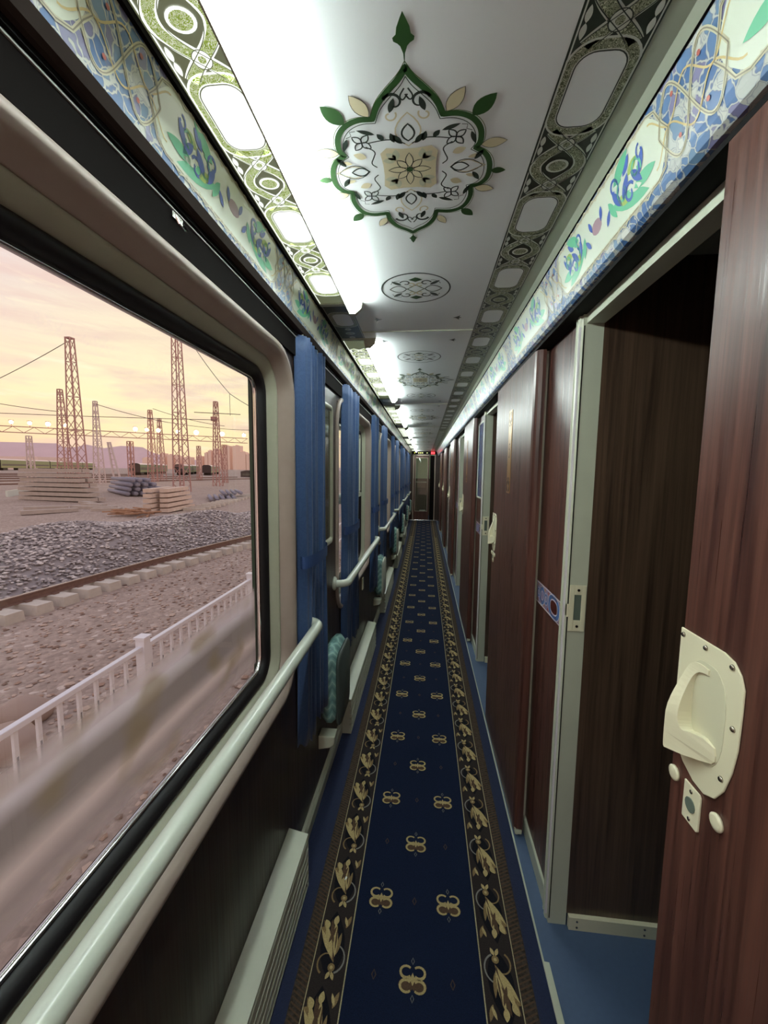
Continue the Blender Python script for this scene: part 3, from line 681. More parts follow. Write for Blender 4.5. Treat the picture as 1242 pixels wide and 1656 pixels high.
# radiator covers
def heater(y0, y1, label):
    t_ = thing('radiator_cover', label, 'radiator cover', (-.42, (y0 + y1) / 2, .006), 'pale radiator covers at the foot of the window wall')
    prof = [(XL + .019, .008), (-.385, .008), (-.383, .02)]
    z = .02
    for i in range(5): prof += [(-.383, z + .002), (-.394, z + .006), (-.394, z + .014), (-.383, z + .020), (-.383, z + .034)]; z += .034
    prof += [(-.383, z + .006), (-.388, .208), (-.391, .208), (-.391, .2), (XL + .019, .2)]
    m_ = MB(); m_.prism_y(prof, y0, y1); m_.build('ribbed_front', M['cream'], t_)
    m_ = MB(); m_.prism_y([(XL + .001, .2085), (-.384, .2085), (-.384, .213), (XL + .001, .228)], y0 - .002, y1 + .002); m_.build('top_plate', M['cream'], t_)
    m_ = MB(); m_.box(XL + .019, -.384, y1, y1 + .003, .008, .208); m_.build('end_plate', M['cream'], t_)
    for yy in (y1 - .03,): m_ = MB(); m_.tube([(-.384, yy, .045), (-.380, yy, .045)], .004, 8); m_.build('screw', M['screw'], t_)
HL = ['pale ribbed radiator cover in the foreground below the near hand rail', 'pale radiator cover behind the nearest blue seat', 'third radiator cover along the window wall', 'fourth radiator cover along the window wall', 'fifth radiator cover along the window wall']
for k in range(5): heater(-.2 if k == 0 else 2.12 + (k - 1) * WP, 1.27 if k == 0 else 3.28 + (k - 1) * WP, HL[k])

# folding seats
def seat_mat():
    mt, t, bs = newmat('teal_chevron_fabric')
    g = t.add('ShaderNodeNewGeometry'); sp = t.add('ShaderNodeSeparateXYZ', {0: (g, 'Position')})
    zig = t.math('PINGPONG', t.math('MULTIPLY', (sp, 'Y') if False else sp, 1.0), .02)
    t.l.new(sp.outputs['X'], zig.inputs[0].links[0].from_node.inputs[0])
    zy = t.math('PINGPONG', 0.0, .045); t.l.new(sp.outputs['Y'], zy.inputs[0])
    s1 = t.math('ADD', zig, zy); s2 = t.math('ADD', s1, 0.0); t.l.new(sp.outputs['Z'], s2.inputs[1])
    n = t.add('ShaderNodeTexNoise', {'Vector': (g, 'Position'), 'Scale': 22.0, 'Detail': 3.0})
    s3 = t.math('MULTIPLY_ADD', n, .022, s2)
    f = t.math('PINGPONG', t.math('MULTIPLY', s3, 38.0), 1.0)
    r = t.ramp(f, [(0.0, h(92, 132, 130)), (.5, h(116, 158, 154)), (.85, h(136, 176, 170)), (1.0, h(168, 204, 194))])
    link(t, r, bs.inputs['Base Color']); bs.inputs['Roughness'].default_value = .45
    b_ = t.add('ShaderNodeBump', {'Height': f, 'Strength': .4, 'Distance': .003}); link(t, b_, bs.inputs['Normal'])
    return mt
M['teal'] = seat_mat()
def rbox(m_, x0, x1, y0, y1, z0, z1, r, n=5, cap=.012):
    P = rrect(y0, y1, z0, z1, r, n); Pi = rrect(y0 + cap, y1 - cap, z0 + cap, z1 - cap, max(r - cap, .004), n)
    k = len(P); V = [(x0, *p) for p in Pi] + [(x0 + cap, *p) for p in P] + [(x1 - cap, *p) for p in P] + [(x1, *p) for p in Pi]
    f = []
    for q in range(3):
        for i in range(k): f.append((q * k + i, q * k + (i + 1) % k, (q + 1) * k + (i + 1) % k, (q + 1) * k + i))
    f += [tuple(range(k)), tuple(range(4 * k - 1, 3 * k - 1, -1))]
    m_.add(V, f)
def jump_seat(y0, label):
    y1 = y0 + .29
    t_ = thing('folding_seat', label, 'seat', (XL, (y0 + y1) / 2, .3), 'folding seats on the window wall')
    m_ = MB(); rbox(m_, XL + .002, -.384, y0, y1, .315, .675, .07, 7, .024); m_.build('cushion', M['teal'], t_, True)
    m_ = MB(); rbox(m_, -.386, -.366, y0 + .018, y1 - .005, .300, .655, .06, 6, .008); m_.build('underside_shell', M['lightseat'] if y0 > 2.5 else simple_cache('dark_grey_green_vinyl', h(62, 72, 68), .5), t_, True)
    m_ = MB(); m_.prism_y([(XL + .001, .235), (-.40, .247), (-.382, .265), (-.378, .3), (XL + .001, .3)], y0 - .03, y0 + .035); m_.build('hinge_bracket', M['cream'], t_, bevel=.004)
    m_ = MB(); m_.prism_y([(XL + .001, .235), (-.40, .247), (-.382, .265), (-.378, .3), (XL + .001, .3)], y1 - .035, y1 + .03); m_.build('hinge_bracket', M['cream'], t_, bevel=.004)
SL = ['nearest folded teal seat, below the end of the foreground hand rail', 'second folded teal seat along the window wall', 'third folded teal seat along the window wall', 'fourth folded seat along the window wall', 'fifth folded seat along the window wall', 'farthest folded seat, by the end door']
for k in range(6): jump_seat(1.70 + k * WP, SL[k])
# small white switch plate
b = MB(); b.box(XL, XL + .008, 2.93, 2.98, .60, .69); tag(b.build('socket_plate', M['plastic'], bevel=.002), 'small white socket plate on the window wall below the second hand rail', 'socket')

# curtains
def cur_mat():
    mt, t, bs = newmat('royal_blue_curtain_cloth')
    g = t.add('ShaderNodeNewGeometry')
    v = t.add('ShaderNodeTexVoronoi', {'Vector': (g, 'Position'), 'Scale': 34.0}, feature='DISTANCE_TO_EDGE')
    n = t.add('ShaderNodeTexNoise', {'Vector': (g, 'Position'), 'Scale': 18.0, 'Detail': 3.0, 'Distortion': 1.6})
    f = t.math('FRACT', t.math('MULTIPLY', n, 6.0)); e = t.add('ShaderNodeMapRange', {0: f, 1: .45, 2: .55, 3: 0.0, 4: .22})
    c = t.mix((e, 0), h(47, 75, 118), h(66, 94, 138)); link(t, c, bs.inputs['Base Color'])
    bs.inputs['Roughness'].default_value = .62; bs.inputs['Sheen Weight'].default_value = .15
    return mt
M['curtain'] = cur_mat()
M['hook'] = M['chrome']
def curtain(y0, y1, label, seed, near):
    rnd = random.Random(seed); t_ = thing('curtain', label, 'curtain', (-.425, (y0 + y1) / 2, .46), 'blue curtains beside the windows')
    NP = 7; nu = NP * 6; nz = 26; m_ = MB(); rows = []
    for j in range(nz + 1):
        v = j / nz; z = .46 + .008 * math.sin(9 * v) + (1.955 - .46) * v
        pinch = 1 - .09 * math.exp(-((z - 1.17) / .16) ** 2) + (.10 * (1 - v) ** 2)
        row = []
        for i in range(nu + 1):
            u = i / nu; yc = (y0 + y1) / 2; hw = (y1 - y0) / 2 * pinch
            y = yc - hw + 2 * hw * u + .03 * (1 - v) * (.5 - u)
            ph = u * NP * 2 * PI; amp = .016 * (.75 + .35 * math.sin(u * 9 + seed)) * (1.0 + .25 * (1 - v))
            edge = -.012 * math.exp(-((u - .0) / .06) ** 2)
            x = -.427 + amp * math.sin(ph) + .004 * math.sin(ph * .5 + 5 * v + seed) + edge * 0
            # broad flat front fold towards the camera
            if u < .12: x = -.452 + (u / .12) * .034 + .002 * math.sin(8 * v)
            if u > .93: x += .012 * (1 - v)
            x = min(-.398, max(XL + .003, x))
            zz = z if j else z + .012 * math.sin(ph * 1.3 + seed)
            row.append((x, y, zz))
        rows.append(row)
    m_.sweep(rows, False, False)
    o = m_.build('cloth', M['curtain'], t_, True)
    s_ = o.modifiers.new('solid', 'SOLIDIFY'); s_.thickness = .0015
    m_ = MB(); yc = (y0 + y1) / 2; hw = (y1 - y0) / 2 * .92
    P = [(-.425 + .031 * math.cos(a), yc + (hw + .012) * math.sin(a)) for a in [2 * PI * i / 28 for i in range(28)]]
    rings = [[(max(XL + .002, p[0]), p[1], z) for p in P] for z in (1.145, 1.158, 1.175, 1.19)]
    m_.sweep(rings, False, True); m_.build('tie_band', simple_cache('blue_tie_band_cloth', h(46, 74, 124), .65), t_, True)
    for q in range(5):
        m_ = MB(); yy = y0 + (y1 - y0) * (q + .5) / 5; m_.tube([(-.43, yy, 1.9525), (-.43, yy, 1.9628)], .004, 6); m_.build('glider', M['plastic'], t_)
    return t_
names = ['nearest blue curtain, beside the right edge of the foreground window', 'blue curtain at the near side of the second window', 'blue curtain between the second window and the next notice frame', 'blue curtain at the near side of the third window',
         'blue curtain past the third window', 'blue curtain at the near side of the fourth window', 'blue curtain past the fourth window', 'blue curtain at the near side of the fifth window', 'blue curtain past the fifth window', 'blue curtain at the near side of the last window', 'last blue curtain, next to the end door']
q = 0
for k in range(6):
    curtain(1.372 + k * WP, 1.69 + k * WP, names[q], k * 2, True); q += 1
    if k < 5: curtain(2.15 + k * WP, 2.56 + k * WP, names[q], k * 2 + 1, False); q += 1
# curtain hook glinting above the first window
m_ = MB(); m_.tube([(-.444, .71, 1.94), (-.440, .715, 1.928), (-.437, .725, 1.922), (-.440, .735, 1.926)], .0025, 8); m_.box(-.4455, -.442, .70, .73, 1.932, 1.942)
tag(m_.build('curtain_hook', M['chrome']), 'small shiny hook in the dark track above the near window', 'hook')

# ------------------------------------------------------------------ carpet runner
def rug_mat(name, c, v=.2, nb=320):
    mt, t, bs = newmat(name); g = t.add('ShaderNodeNewGeometry')
    n = t.add('ShaderNodeTexNoise', {'Vector': (g, 'Position'), 'Scale': float(nb), 'Detail': 2.0})
    mr = t.add('ShaderNodeMapRange', {0: n, 1: .3, 2: .7, 3: 1 - v, 4: 1 + v}); mx = t.mix(1.0, c, (mr, 0), 'MULTIPLY'); link(t, mx, bs.inputs['Base Color'])
    bs.inputs['Roughness'].default_value = .95; bs.inputs['Specular IOR Level'].default_value = .15
    b_ = t.add('ShaderNodeBump', {'Height': n, 'Strength': .5, 'Distance': .002}); link(t, b_, bs.inputs['Normal'])
    return mt
RM = [rug_mat('runner_navy_pile', h(17, 26, 48)), rug_mat('runner_border_umber', h(42, 36, 35)), rug_mat('runner_gold', h(166, 148, 104)), rug_mat('runner_tan', h(122, 102, 70)),
      rug_mat('runner_brown', h(78, 60, 46)), rug_mat('runner_black', h(18, 18, 24)), rug_mat('runner_cream_line', h(160, 150, 118)), rug_mat('runner_cord_edge', h(56, 49, 43), .45, 90), rug_mat('runner_grey_line', h(120, 118, 112))]
b = MB(); Z = .0125; A, B_ = Y0, YE - .03
b.box(-.345, .345, A, B_, .006, .0118, 0)
F = lambda dz: (lambda a, c: (a, c, Z + dz))
for s_ in (1, -1):
    b.fill([(s_ * .20, A), (s_ * .305, A), (s_ * .305, B_), (s_ * .20, B_)], F(0), 1)
    b.fill([(s_ * .305, A), (s_ * .345, A), (s_ * .345, B_), (s_ * .305, B_)], F(0), 7)
    b.ribbon([(s_ * .2015, A), (s_ * .2015, B_)], .0035, F(.0006), 6); b.ribbon([(s_ * .3045, A), (s_ * .3045, B_)], .0028, F(.0006), 6)
    y = A
    while y < 5:       # cord twill
        b.ribbon([(s_ * .308, y), (s_ * .342, y + .016 * s_ * s_)], .0042, F(.0004), 4); y += .0125
def acanthus(y, s_, d):
    def T(P): return [(s_ * (.2535 + a), y + c * d) for a, c in P]
    b.fill(T(leaf(-.004, -.092, 1.50, .185, .043)), F(.0003), 5)
    b.ribbon(T(curl(-.004, -.036, .040, 4.4, -.55, 14, .8)), lambda u: .0052 - .002 * u, F(.0005), 8)
    b.ribbon(T(curl(.010, -.052, .030, 5.2, .42, 12, .8)), lambda u: .0055 - .002 * u, F(.0006), 3)
    # fan of slender blades sweeping out of the knot
    for (a, c, an, l_, wd, mi, dz) in ((-.010, -.05, 1.12, .125, .0125, 3, .0006), (-.008, -.045, 1.34, .115, .012, 4, .0007), (-.004, -.040, 1.16, .112, .0095, 2, .0009), (-.010, -.035, 1.42, .10, .0085, 2, .0010), (-.002, -.038, .98, .088, .0085, 2, .0011),
                                       (-.012, -.03, 1.70, .062, .007, 3, .0008), (.016, .00, 1.9, .05, .006, 4, .0012), (.0, .0, 1.25, .065, .0035, 4, .0013), (-.008, -.02, 1.5, .07, .003, 4, .0013)):
        b.fill(T(leaf(a, c, an, l_, wd)), F(dz), mi)
    b.fill(T(leaf(.024, .040, 1.0, .028, .010)), F(.0010), 2); b.fill(T(leaf(.006, .050, 1.7, .03, .010)), F(.0011), 2); b.fill(T(leaf(.032, .030, .5, .02, .008)), F(.0010), 3)
    b.fill(T(arc(-.006, -.062, .011, 0, 2 * PI, 10)[:-1]), F(.0009), 3); b.fill(T(arc(-.006, -.062, .005, 0, 2 * PI, 8)[:-1]), F(.0011), 2)
    b.fill(T(leaf(-.004, -.072, -1.1, .022, .006)), F(.0010), 2); b.fill(T(leaf(-.008, -.072, -2.0, .022, .006)), F(.0010), 2)
    b.fill(T(leaf(-.030, .045, 1.9, .04, .007)), F(.0008), 3); b.fill(T(leaf(-.034, .05, 1.2, .03, .005)), F(.0009), 2)
LP = .198
y = .46
k = 0
while y < B_ - .1:
    if y < 9.0:
        acanthus(y, 1, -1); acanthus(y + .05, -1, 1 if False else 1)
    else:
        for s_ in (1, -1): b.fill([(s_ * .253 + a, y + c) for a, c in arc(0, 0, .03, 0, 2 * PI, 8, .06)[:-1]], F(.0005), 3)
    y += LP; k += 1
def fleur(x, y, sm=False):
    T = lambda P: [(x + a, y + c) for a, c in P]
    if y > 8.5: b.fill(T([(-.038, -.022), (.038, -.022), (.038, .022), (-.038, .022)]), F(.0005), 3); return
    for sx in (1, -1):
        b.fill(T([(a * sx, c) for a, c in arc(.02, -.015, .022, 0, 2 * PI, 12, .017)[:-1]]), F(.0004), 4)
        for sy in (1, -1):
            Q = [(sx * (.019 + .0175 * math.cos(t_)), sy * (.0165 + .0145 * math.sin(t_))) for t_ in [-2.35 + 4.7 * i / 12 for i in range(13)]]
            b.ribbon(T(Q), lambda u: .0085 - .003 * u, F(.0008), 2)
    b.fill(T([(0, .016), (.006, .004), (.012, 0), (.006, -.004), (0, -.016), (-.006, -.004), (-.012, 0), (-.006, .004)]), F(.001), 2)
    for sy in (1, -1): b.ribbon(T([(a, c * sy) for a, c in [(0, .036), (.0045, .044), (0, .053), (-.0045, .044)]]), .002, F(.0007), 8, True)
def bud(x, y):
    if y < 6: b.ribbon([(x, y - .012), (x + .006, y), (x, y + .012), (x - .006, y)], .0035, F(.0006), 4, True)
y = .606
while y < B_ - .1:
    fleur(-.003, y); bud(-.118, y); bud(.114, y); 
    if y + .217 < B_ - .1: fleur(-.119, y + .217); fleur(.113, y + .217); bud(-.003, y + .217)
    y += .434
runner = b.build('carpet_runner', RM, None, loc=(0, 5.6, .006))
tag(runner, 'long navy carpet runner with gold acanthus borders down the corridor floor', 'carpet')
m_ = MB(); m_.prism_z([(-.258, 1.30), (-.252, 1.303), (-.25, 1.311), (-.256, 1.313)], .0145, .017); tag(m_.build('litter_scrap', M['white']), 'tiny white scrap lying on the left border of the runner', 'litter')

# ------------------------------------------------------------------ compartment wall, doors
JB = [1.27, 3.14, 5.28, 7.36, 9.45]      # jamb (far side of each opening)
DN = [-.16, 1.57, 3.48, 5.75, 7.85, 10.0]   # near edge of each sliding door
OP = .74
b = MB(); y = Y0
for j in JB + [11.6]:
    b.box(XR, XR + .05, y, j - OP, 0.0, 2.11); b.box(XR, XR + .05, j - OP, j, 1.955, 2.11); y = j + .028
b.box(XR, XR + .05, y, YE, 0, 2.11)
struct(b.build('wall_right', M['wood']), 'dark red brown wood grain wall of the sleeping compartments', 'wall')
b = MB()
for k, j in enumerate(JB): 
    s1 = (JB[k + 1] if k < 4 else 11.6) - OP
    b.prism_y([(XR, .0), (XR - .006, .0), (XR - .006, .066), (XR - .001, .072), (XR, .072)], j + .03, s1)
struct(b.build('baseboard_right', M['cream']), 'pale skirting strip below the compartment wall panels', 'skirting')
for k, j in enumerate(JB + [11.6]):
    t_ = thing('trim_%d' % (7 + k), ['pale door frame of the nearest open compartment', 'pale door frame of the second compartment', 'pale door frame of the third compartment', 'pale door frame of the fourth compartment', 'pale door frame of the fifth compartment', 'pale door frame of the last compartment'][k], 'door frame', (XR, j, 0), None, 'structure')
    m_ = MB()      # stepped jamb profile (plan view), full height
    m_.prism_z([(.452, j + .030), (.440, j + .030), (.438, j + .022), (.444, j + .018), (.444, j + .012), (.437, j + .008), (.437, j - .004), (.443, j - .008), (.443, j - .02), (.5, j - .02), (.5, j + .028)], .0, 1.957)
    m_.build('jamb', M['cream'], t_)
    m_ = MB(); m_.box(.4445, .4475, j - .0212, j - .0199, .02, 1.92); m_.build('seal_groove', M['black'], t_)
    m_ = MB(); m_.box(.4365, .4438, j - .0075, j - .0035, .02, 1.92); m_.build('bright_strip', simple_cache('lilac_white_enamel', h(206, 202, 208), .25), t_)
    m_ = MB(); m_.box(.452, .5, j - OP - .005, j - .02, 1.925, 1.955); m_.box(.452, .5, j - OP - .02, j - OP, 0, 1.955); m_.build('head_rail', M['cream'], t_)
    if k < 3:
        m_ = MB(); y_ = j - .0205
        P = rrect(.450, .495, 1.025, 1.155, .004, 3); 
        fn = lambda a, c: None
        outer = [(a, c) for a, c in [(.450, 1.025), (.495, 1.025), (.495, 1.155), (.450, 1.155)]]
        m_.box(.449, .463, y_ - .0035, y_, 1.015, 1.16); m_.box(.484, .497, y_ - .0035, y_, 1.015, 1.16); m_.box(.463, .484, y_ - .0035, y_, 1.015, 1.05); m_.box(.463, .484, y_ - .0035, y_, 1.13, 1.16)
        m_.box(.443, .449, y_ - .0035, y_ + .012, 1.06, 1.10); st = m_.build('strike_plate', M['plastic'], t_, bevel=.001)
        m_ = MB(); m_.box(.463, .484, y_ - .0008, y_ - .0002, 1.05, 1.13); m_.build('latch_slot', simple_cache('dull_zinc', h(96, 108, 98), .35), t_)
        for z in (1.0315, 1.145): m_ = MB(); m_.tube([(.474, y_ - .003, z), (.474, y_ - .005, z)], .0042, 10); m_.build('screw', M['screw'], t_)
# compartments behind the openings
for k, j in enumerate(JB):
    b = MB(); b.box(.50, 2.05, j - .02, j + .02, .045, 2.1); b.box(.505, 2.05, j - .034, j - .02, .0, .045, 1)
    wp = b.build('wall_partition', [M['partition'], M['plastic']])
    for x in (.53, .74):
        for z in (.012, .033): m_ = MB(); m_.tube([(x, j - .034, z), (x, j - .0355, z)], .0035, 8); m_.build('screw', M['screw'], wp)
    struct(wp, 'dark wood partition seen through compartment door number %s' % ['one', 'two', 'three', 'four', 'five'][k], 'wall')
b = MB(); b.box(2.05, 2.09, Y0, YE, 0, 2.1); b.box(.5, 2.05, Y0, Y0 + .02, 0, 2.1)
struct(b.build('wall_compartment', M['wood_deep']), 'dark back wall of the compartments', 'wall')
b = MB(); b.box(.5, 2.09, Y0, YE, 2.1, 2.13); struct(b.build('ceiling_compartment', simple_cache('compartment_ceiling', h(150, 152, 140), .5)), 'ceiling of the compartments', 'ceiling')
# thin vertical cover strips beside each door
b = MB()
for j in DN[1:]: b.prism_z([(XR, j + .030), (XR - .007, j + .032), (XR - .009, j + .042), (XR - .007, j + .052), (XR, j + .054)], .02, 1.955)
struct(b.build('trim_13', M['cream']), 'slim pale vertical strips on the wall beside each sliding door', 'trim')
# door head track (dark)
b = MB(); b.box(.402, XR, Y0, YE, 1.951, 1.9605); struct(b.build('trim_14', M['black']), 'black sliding door track under the cornice', 'door track')

def seg_digit(m_, n, fn, y, z, hgt, mi=0):
    D = {'5': [[(.5, 1), (-.4, 1), (-.45, .2), (-.1, .32), (.35, .2), (.5, -.3), (.3, -.85), (-.1, -1), (-.5, -.8)]], '4': [[(.2, -1), (.2, 1), (-.5, -.35), (.5, -.35)]], '3': [[(-.45, .8), (0, 1), (.4, .7), (.35, .25), (0, .05), (.4, -.2), (.45, -.7), (0, -1), (-.5, -.8)]],
         '6': [[(.4, .85), (0, 1), (-.4, .6), (-.5, -.3), (-.3, -.9), (.1, -1), (.45, -.7), (.4, -.1), (0, .1), (-.45, -.2)]], '2': [[(-.45, .6), (-.2, 1), (.25, 1), (.45, .6), (.3, .1), (-.5, -1), (.5, -1)]], '1': [[(-.2, .7), (.05, 1), (.05, -1)]]}
    for P in D[n]: m_.ribbon([(y - a * hgt * .5, z + c * hgt) for a, c in P], hgt * .24, fn, mi)
def sliding_door(k, y0, num, label):
    y1 = y0 + .80; X0, X1 = .400, .434
    t_ = thing('door_%d' % (k + 1), label, 'door', (X0, y0, .015), None, 'structure')
    m_ = MB(); prof = [(X0, y1 - .004), (X0 + .004, y1), (X1, y1), (X1, y0 + .0), (X0 + .022, y0), (X0 + .010, y0 + .004), (X0 + .003, y0 + .014), (X0, y0 + .03)]
    m_.prism_z(prof, .014, 1.948); m_.build('leaf', M['wood'], t_)
    m_ = MB(); m_.box(X0 + .004, X1 - .004, y0 - .004, y0 + .02, .0125, .03); m_.tube([(X0 + .012, y0 + .004, .008), (X0 + .012, y0 + .004, .03)], .006, 8); m_.build('floor_guide', M['cream'], t_)
    # handle plate: D shaped with straight leading edge
    yc = y1 - .062; zc = 1.175; s_ = 1
    def hp(a, c): return (y1 - a, zc + c)
    Pl = [(.001, .0925), (.002, -.06), (.012, -.088), (.03, -.106), (.055, -.118), (.078, -.120), (.098, -.110), (.112, -.088), (.122, -.055), (.1275, -.02), (.1285, .03), (.128, .060), (.121, .076), (.108, .088), (.09, .0925)]
    m_ = MB(); m_.prism_x([hp(a, c) for a, c in Pl], X0 - .003, X0 - .0002); o = m_.build('handle_plate', M['plastic'], t_, bevel=.0015)
    m_ = MB()       # pressed dish ring
    Dp = [(.028 + .076 * a, -.078 + .142 * c) for a, c in [(p[0], p[1]) for p in rrect(0, 1, 0, 1, .38, 6)]]
    m_.prism_x([hp(a, c) for a, c in Dp], X0 - .0036, X0 - .0029); m_.build('handle_dish', simple_cache('shaded_cream_plastic', h(206, 204, 176), .45), t_)
    # curved grip: broad blade rising from the plate and arching back
    G = smoothpts([(.070, .057), (.05, .0585), (.034, .052), (.027, .036), (.0245, .0), (.0235, -.05), (.024, -.084), (.027, -.088)], 2, False) + [(.036, -.0855), (.046, -.0825), (.056, -.0795), (.067, -.075), (.079, -.0705), (.091, -.065), (.0955, -.059), (.096, -.050), (.093, -.041)] + smoothpts([(.078, -.037), (.060, -.040), (.049, -.046), (.042, -.034), (.0405, .0), (.0415, .028), (.047, .042), (.058, .048), (.070, .0495)], 2, False)
    def gh(a, c): u = max(0, min(1, (.060 - c) / .095)); v = max(0, min(1, (a - .026) / .066)); return .003 + .0235 * (u * u * (3 - 2 * u)) * (1 - v)
    n = len(G); m_ = MB(); ctr = (.045, -.01)
    lo = [(X0 - .0025, y1 - a, zc + c) for a, c in G]; hi = [(X0 - .0025 - gh(a, c), y1 - a, zc + c) for a, c in G]
    m_.add(lo + hi, [(i, (i + 1) % n, n + (i + 1) % n, n + i) for i in range(n)])
    tr = tessellate_polygon([[Vector((a, c, 0)) for a, c in G]]); m_.add(hi, [tuple(q) for q in tr]); o = m_.build('grip', M['plastic'], t_)
    bm = bmesh.new(); bm.from_mesh(o.data); bmesh.ops.remove_doubles(bm, verts=bm.verts, dist=1e-5); bm.to_mesh(o.data); bm.free()
    bv = o.modifiers.new('bevel', 'BEVEL'); bv.width = .0018; bv.segments = 3; bv.limit_method = 'ANGLE'; bv.angle_limit = .7
    if k < 2:
        for a, c in ((.0086, .083), (.057, .0835), (.107, .080), (.1175, .003), (.1068, -.074)):
            m_ = MB(); y, z = hp(a, c); m_.tube([(X0 - .003, y, z), (X0 - .0052, y, z)], [.0042, .003], 10); m_.build('screw', M['screw'], t_, True)
        m_ = MB(); m_.prism_x([hp(a, c) for a, c in [(.039, -.1275), (.071, -.1275), (.0745, -.131), (.0745, -.182), (.071, -.1855), (.039, -.1855)]], X0 - .003, X0 - .0002); m_.build('lock_plate', M['plastic'], t_, bevel=.001)
        m_ = MB(); y, z = hp(.056, -.156); m_.tube([(X0 - .003, y, z), (X0 - .0042, y, z)], .0105, 14)
        m_.build('lock_barrel', simple_cache('dull_zinc', h(96, 108, 98), .35), t_)
        for a, c in ((.056, -.1355), (.056, -.178)): m_ = MB(); y, z = hp(a, c); m_.tube([(X0 - .003, y, z), (X0 - .0042, y, z)], .003, 8); m_.build('screw', M['screw'], t_, True)
        for a, c in ((.0135, -.1385), (.105, -.1375)): m_ = MB(); y, z = hp(a, c); m_.tube([(X0 - .0002, y, z), (X0 - .0035, y, z), (X0 - .0045, y, z)], [.0115, .0115, .008], 16); m_.build('round_cap', M['plastic'], t_, True)
    if k >= 1:
        yn = y0 + .42 + (.03 if k > 1 else -.01); fn = lambda a, c: (X0 - .0026, a, c)
        m_ = MB(); P = rrect(yn - .036, yn + .036, 1.40, 1.79, .008, 3); m_.prism_x(P, X0 - .002, X0 - .0002); pl = m_.build('number_plate', M['gold'], t_)
        m_ = MB(); seg_digit(m_, ['1', '5', '4', '3', '2', '1'][k] if k else '6', fn, yn, 1.60, .032)
        m_.build('numeral', simple_cache('dark_cut_out', h(48, 34, 24), .5), pl)
        m_ = MB()
        for s_, zb in ((1, 1.735), (-1, 1.455)):
            for q in (1, -1):
                m_.fill([(yn + q * a, zb + s_ * c) for a, c in [(.006, .048), (.027, .044), (.029, .0), (.018, -.006), (.012, .012), (.02, .02)]], fn, 0)
                m_.fill([(yn + q * a, zb + s_ * c) for a, c in leaf(.006, -.02, .5, .024, .006)], fn, 0)
            m_.fill([(yn + a, zb + c) for a, c in arc(0, 0, .009, 0, 2 * PI, 10, .011)[:-1]], fn, 0)
        m_.build('cut_out_pattern', simple_cache('dark_cut_out', h(48, 34, 24), .5), pl)
    return t_
DLB = ['nearest red brown sliding door with cream handle, slid towards the camera', 'sliding door with brass number plate 5, standing past the open doorway', 'third sliding door with brass number plate along the right wall', 'fourth sliding door along the right wall', 'fifth sliding door along the right wall', 'farthest sliding door, beside the end wall']
for k, y in enumerate(DN): sliding_door(k, y, k, DLB[k])

# patterned band stuck on the wall panel by each jamb
def band(y0, y1, label, slim=False):
    m_ = MB(); X = XR - .0006; f1 = lambda a, c: (X, a, c); f2 = lambda a, c: (X - .0004, a, c); f3 = lambda a, c: (X - .0008, a, c)
    z0, z1 = 1.0, 1.082; m_.box(X, XR, y0, y1, z0, z1, 4)
    for z in (z0 + .002, z1 - .002): m_.ribbon([(y0, z), (y1, z)], .004, f3, 1)
    zc = (z0 + z1) / 2; rnd = random.Random(3)
    for i in range(7):
        yy = y0 + (y1 - y0) * (i + .5) / 7
        for zz, s_ in ((z0 + .008, 1), (z1 - .008, -1)): m_.fill([(yy - .012, zz), (yy + .012, zz), (yy, zz + .012 * s_)], f2, 2 if i % 2 else 5)
    yc = y0 + .085
    P = smoothpts([(yc - .05, zc + .02), (yc - .02, zc + .034), (yc + .02, zc + .034), (yc + .05, zc + .02), (yc + .05, zc - .02), (yc + .02, zc - .034), (yc - .02, zc - .034), (yc - .05, zc - .02)], 2)
    m_.ribbon(P, .020, f2, 0, True); m_.fill([(yc + (a - yc) * .72, zc + (c - zc) * .62) for a, c in P], f2, 3)
    for sc, wd in ((1.2, .0028), (.74, .003)): m_.ribbon([(yc + (a - yc) * sc, zc + (c - zc) * sc) for a, c in P], wd, f3, 1, True)
    for yy, r in ((yc + .088, .016), (yc + .135, .026), (yc + .18, .014), (yc - .075, .016)):
        if yy + r > y1 or yy - r < y0: continue
        m_.ribbon(arc(yy, zc, r, 0, 2 * PI, 18, r * 1.1)[:-1], .0125, f2, 0, True); m_.ribbon(arc(yy, zc, r * .62, 0, 2 * PI, 14)[:-1], .002, f3, 1, True); m_.ribbon(arc(yy, zc, r * 1.35, 0, 2 * PI, 16)[:-1], .002, f3, 1, True)
    o = m_.build('patterned_band', [M['bandblue'], M['bandwhite'], M['bandred'], M['bandhole'], M['bandlilac'], simple_cache('ochre_band_print', h(176, 130, 80))])
    return tag(o, label, 'decorative band')
band(1.302, 1.598, 'blue and red patterned band across the wall panel before door plate 5'); band(3.172, 3.50, 'pale patterned band on the wall panel below the framed poster'); band(5.31, 5.78, 'patterned band on the third wall panel')
t_ = thing('wall_poster', 'tall framed glossy poster on the panel past the second doorway', 'poster', (XR, 3.33, 1.28))
m_ = MB(); frame = [(0, XR), (0, XR - .008), (.012, XR - .009), (.016, XR - .001)]
R_ = [[(x, py, pz) for py, pz, _, _ in ring(3.18 + d, 3.49 - d, 1.285 + d, 1.895 - d, max(.012 - d, .002), 3)] for d, x in frame]
m_.sweep([[R_[q][i] for q in range(4)] for i in range(len(R_[0]))], True, False); m_.build('frame', M['cream'], t_)
m_ = MB(); m_.box(XR - .004, XR - .0005, 3.19, 3.48, 1.295, 1.885); m_.build('sheet', simple('blue_grey_poster', h(96, 112, 150), .06, noise=.3, nscale=7), t_)

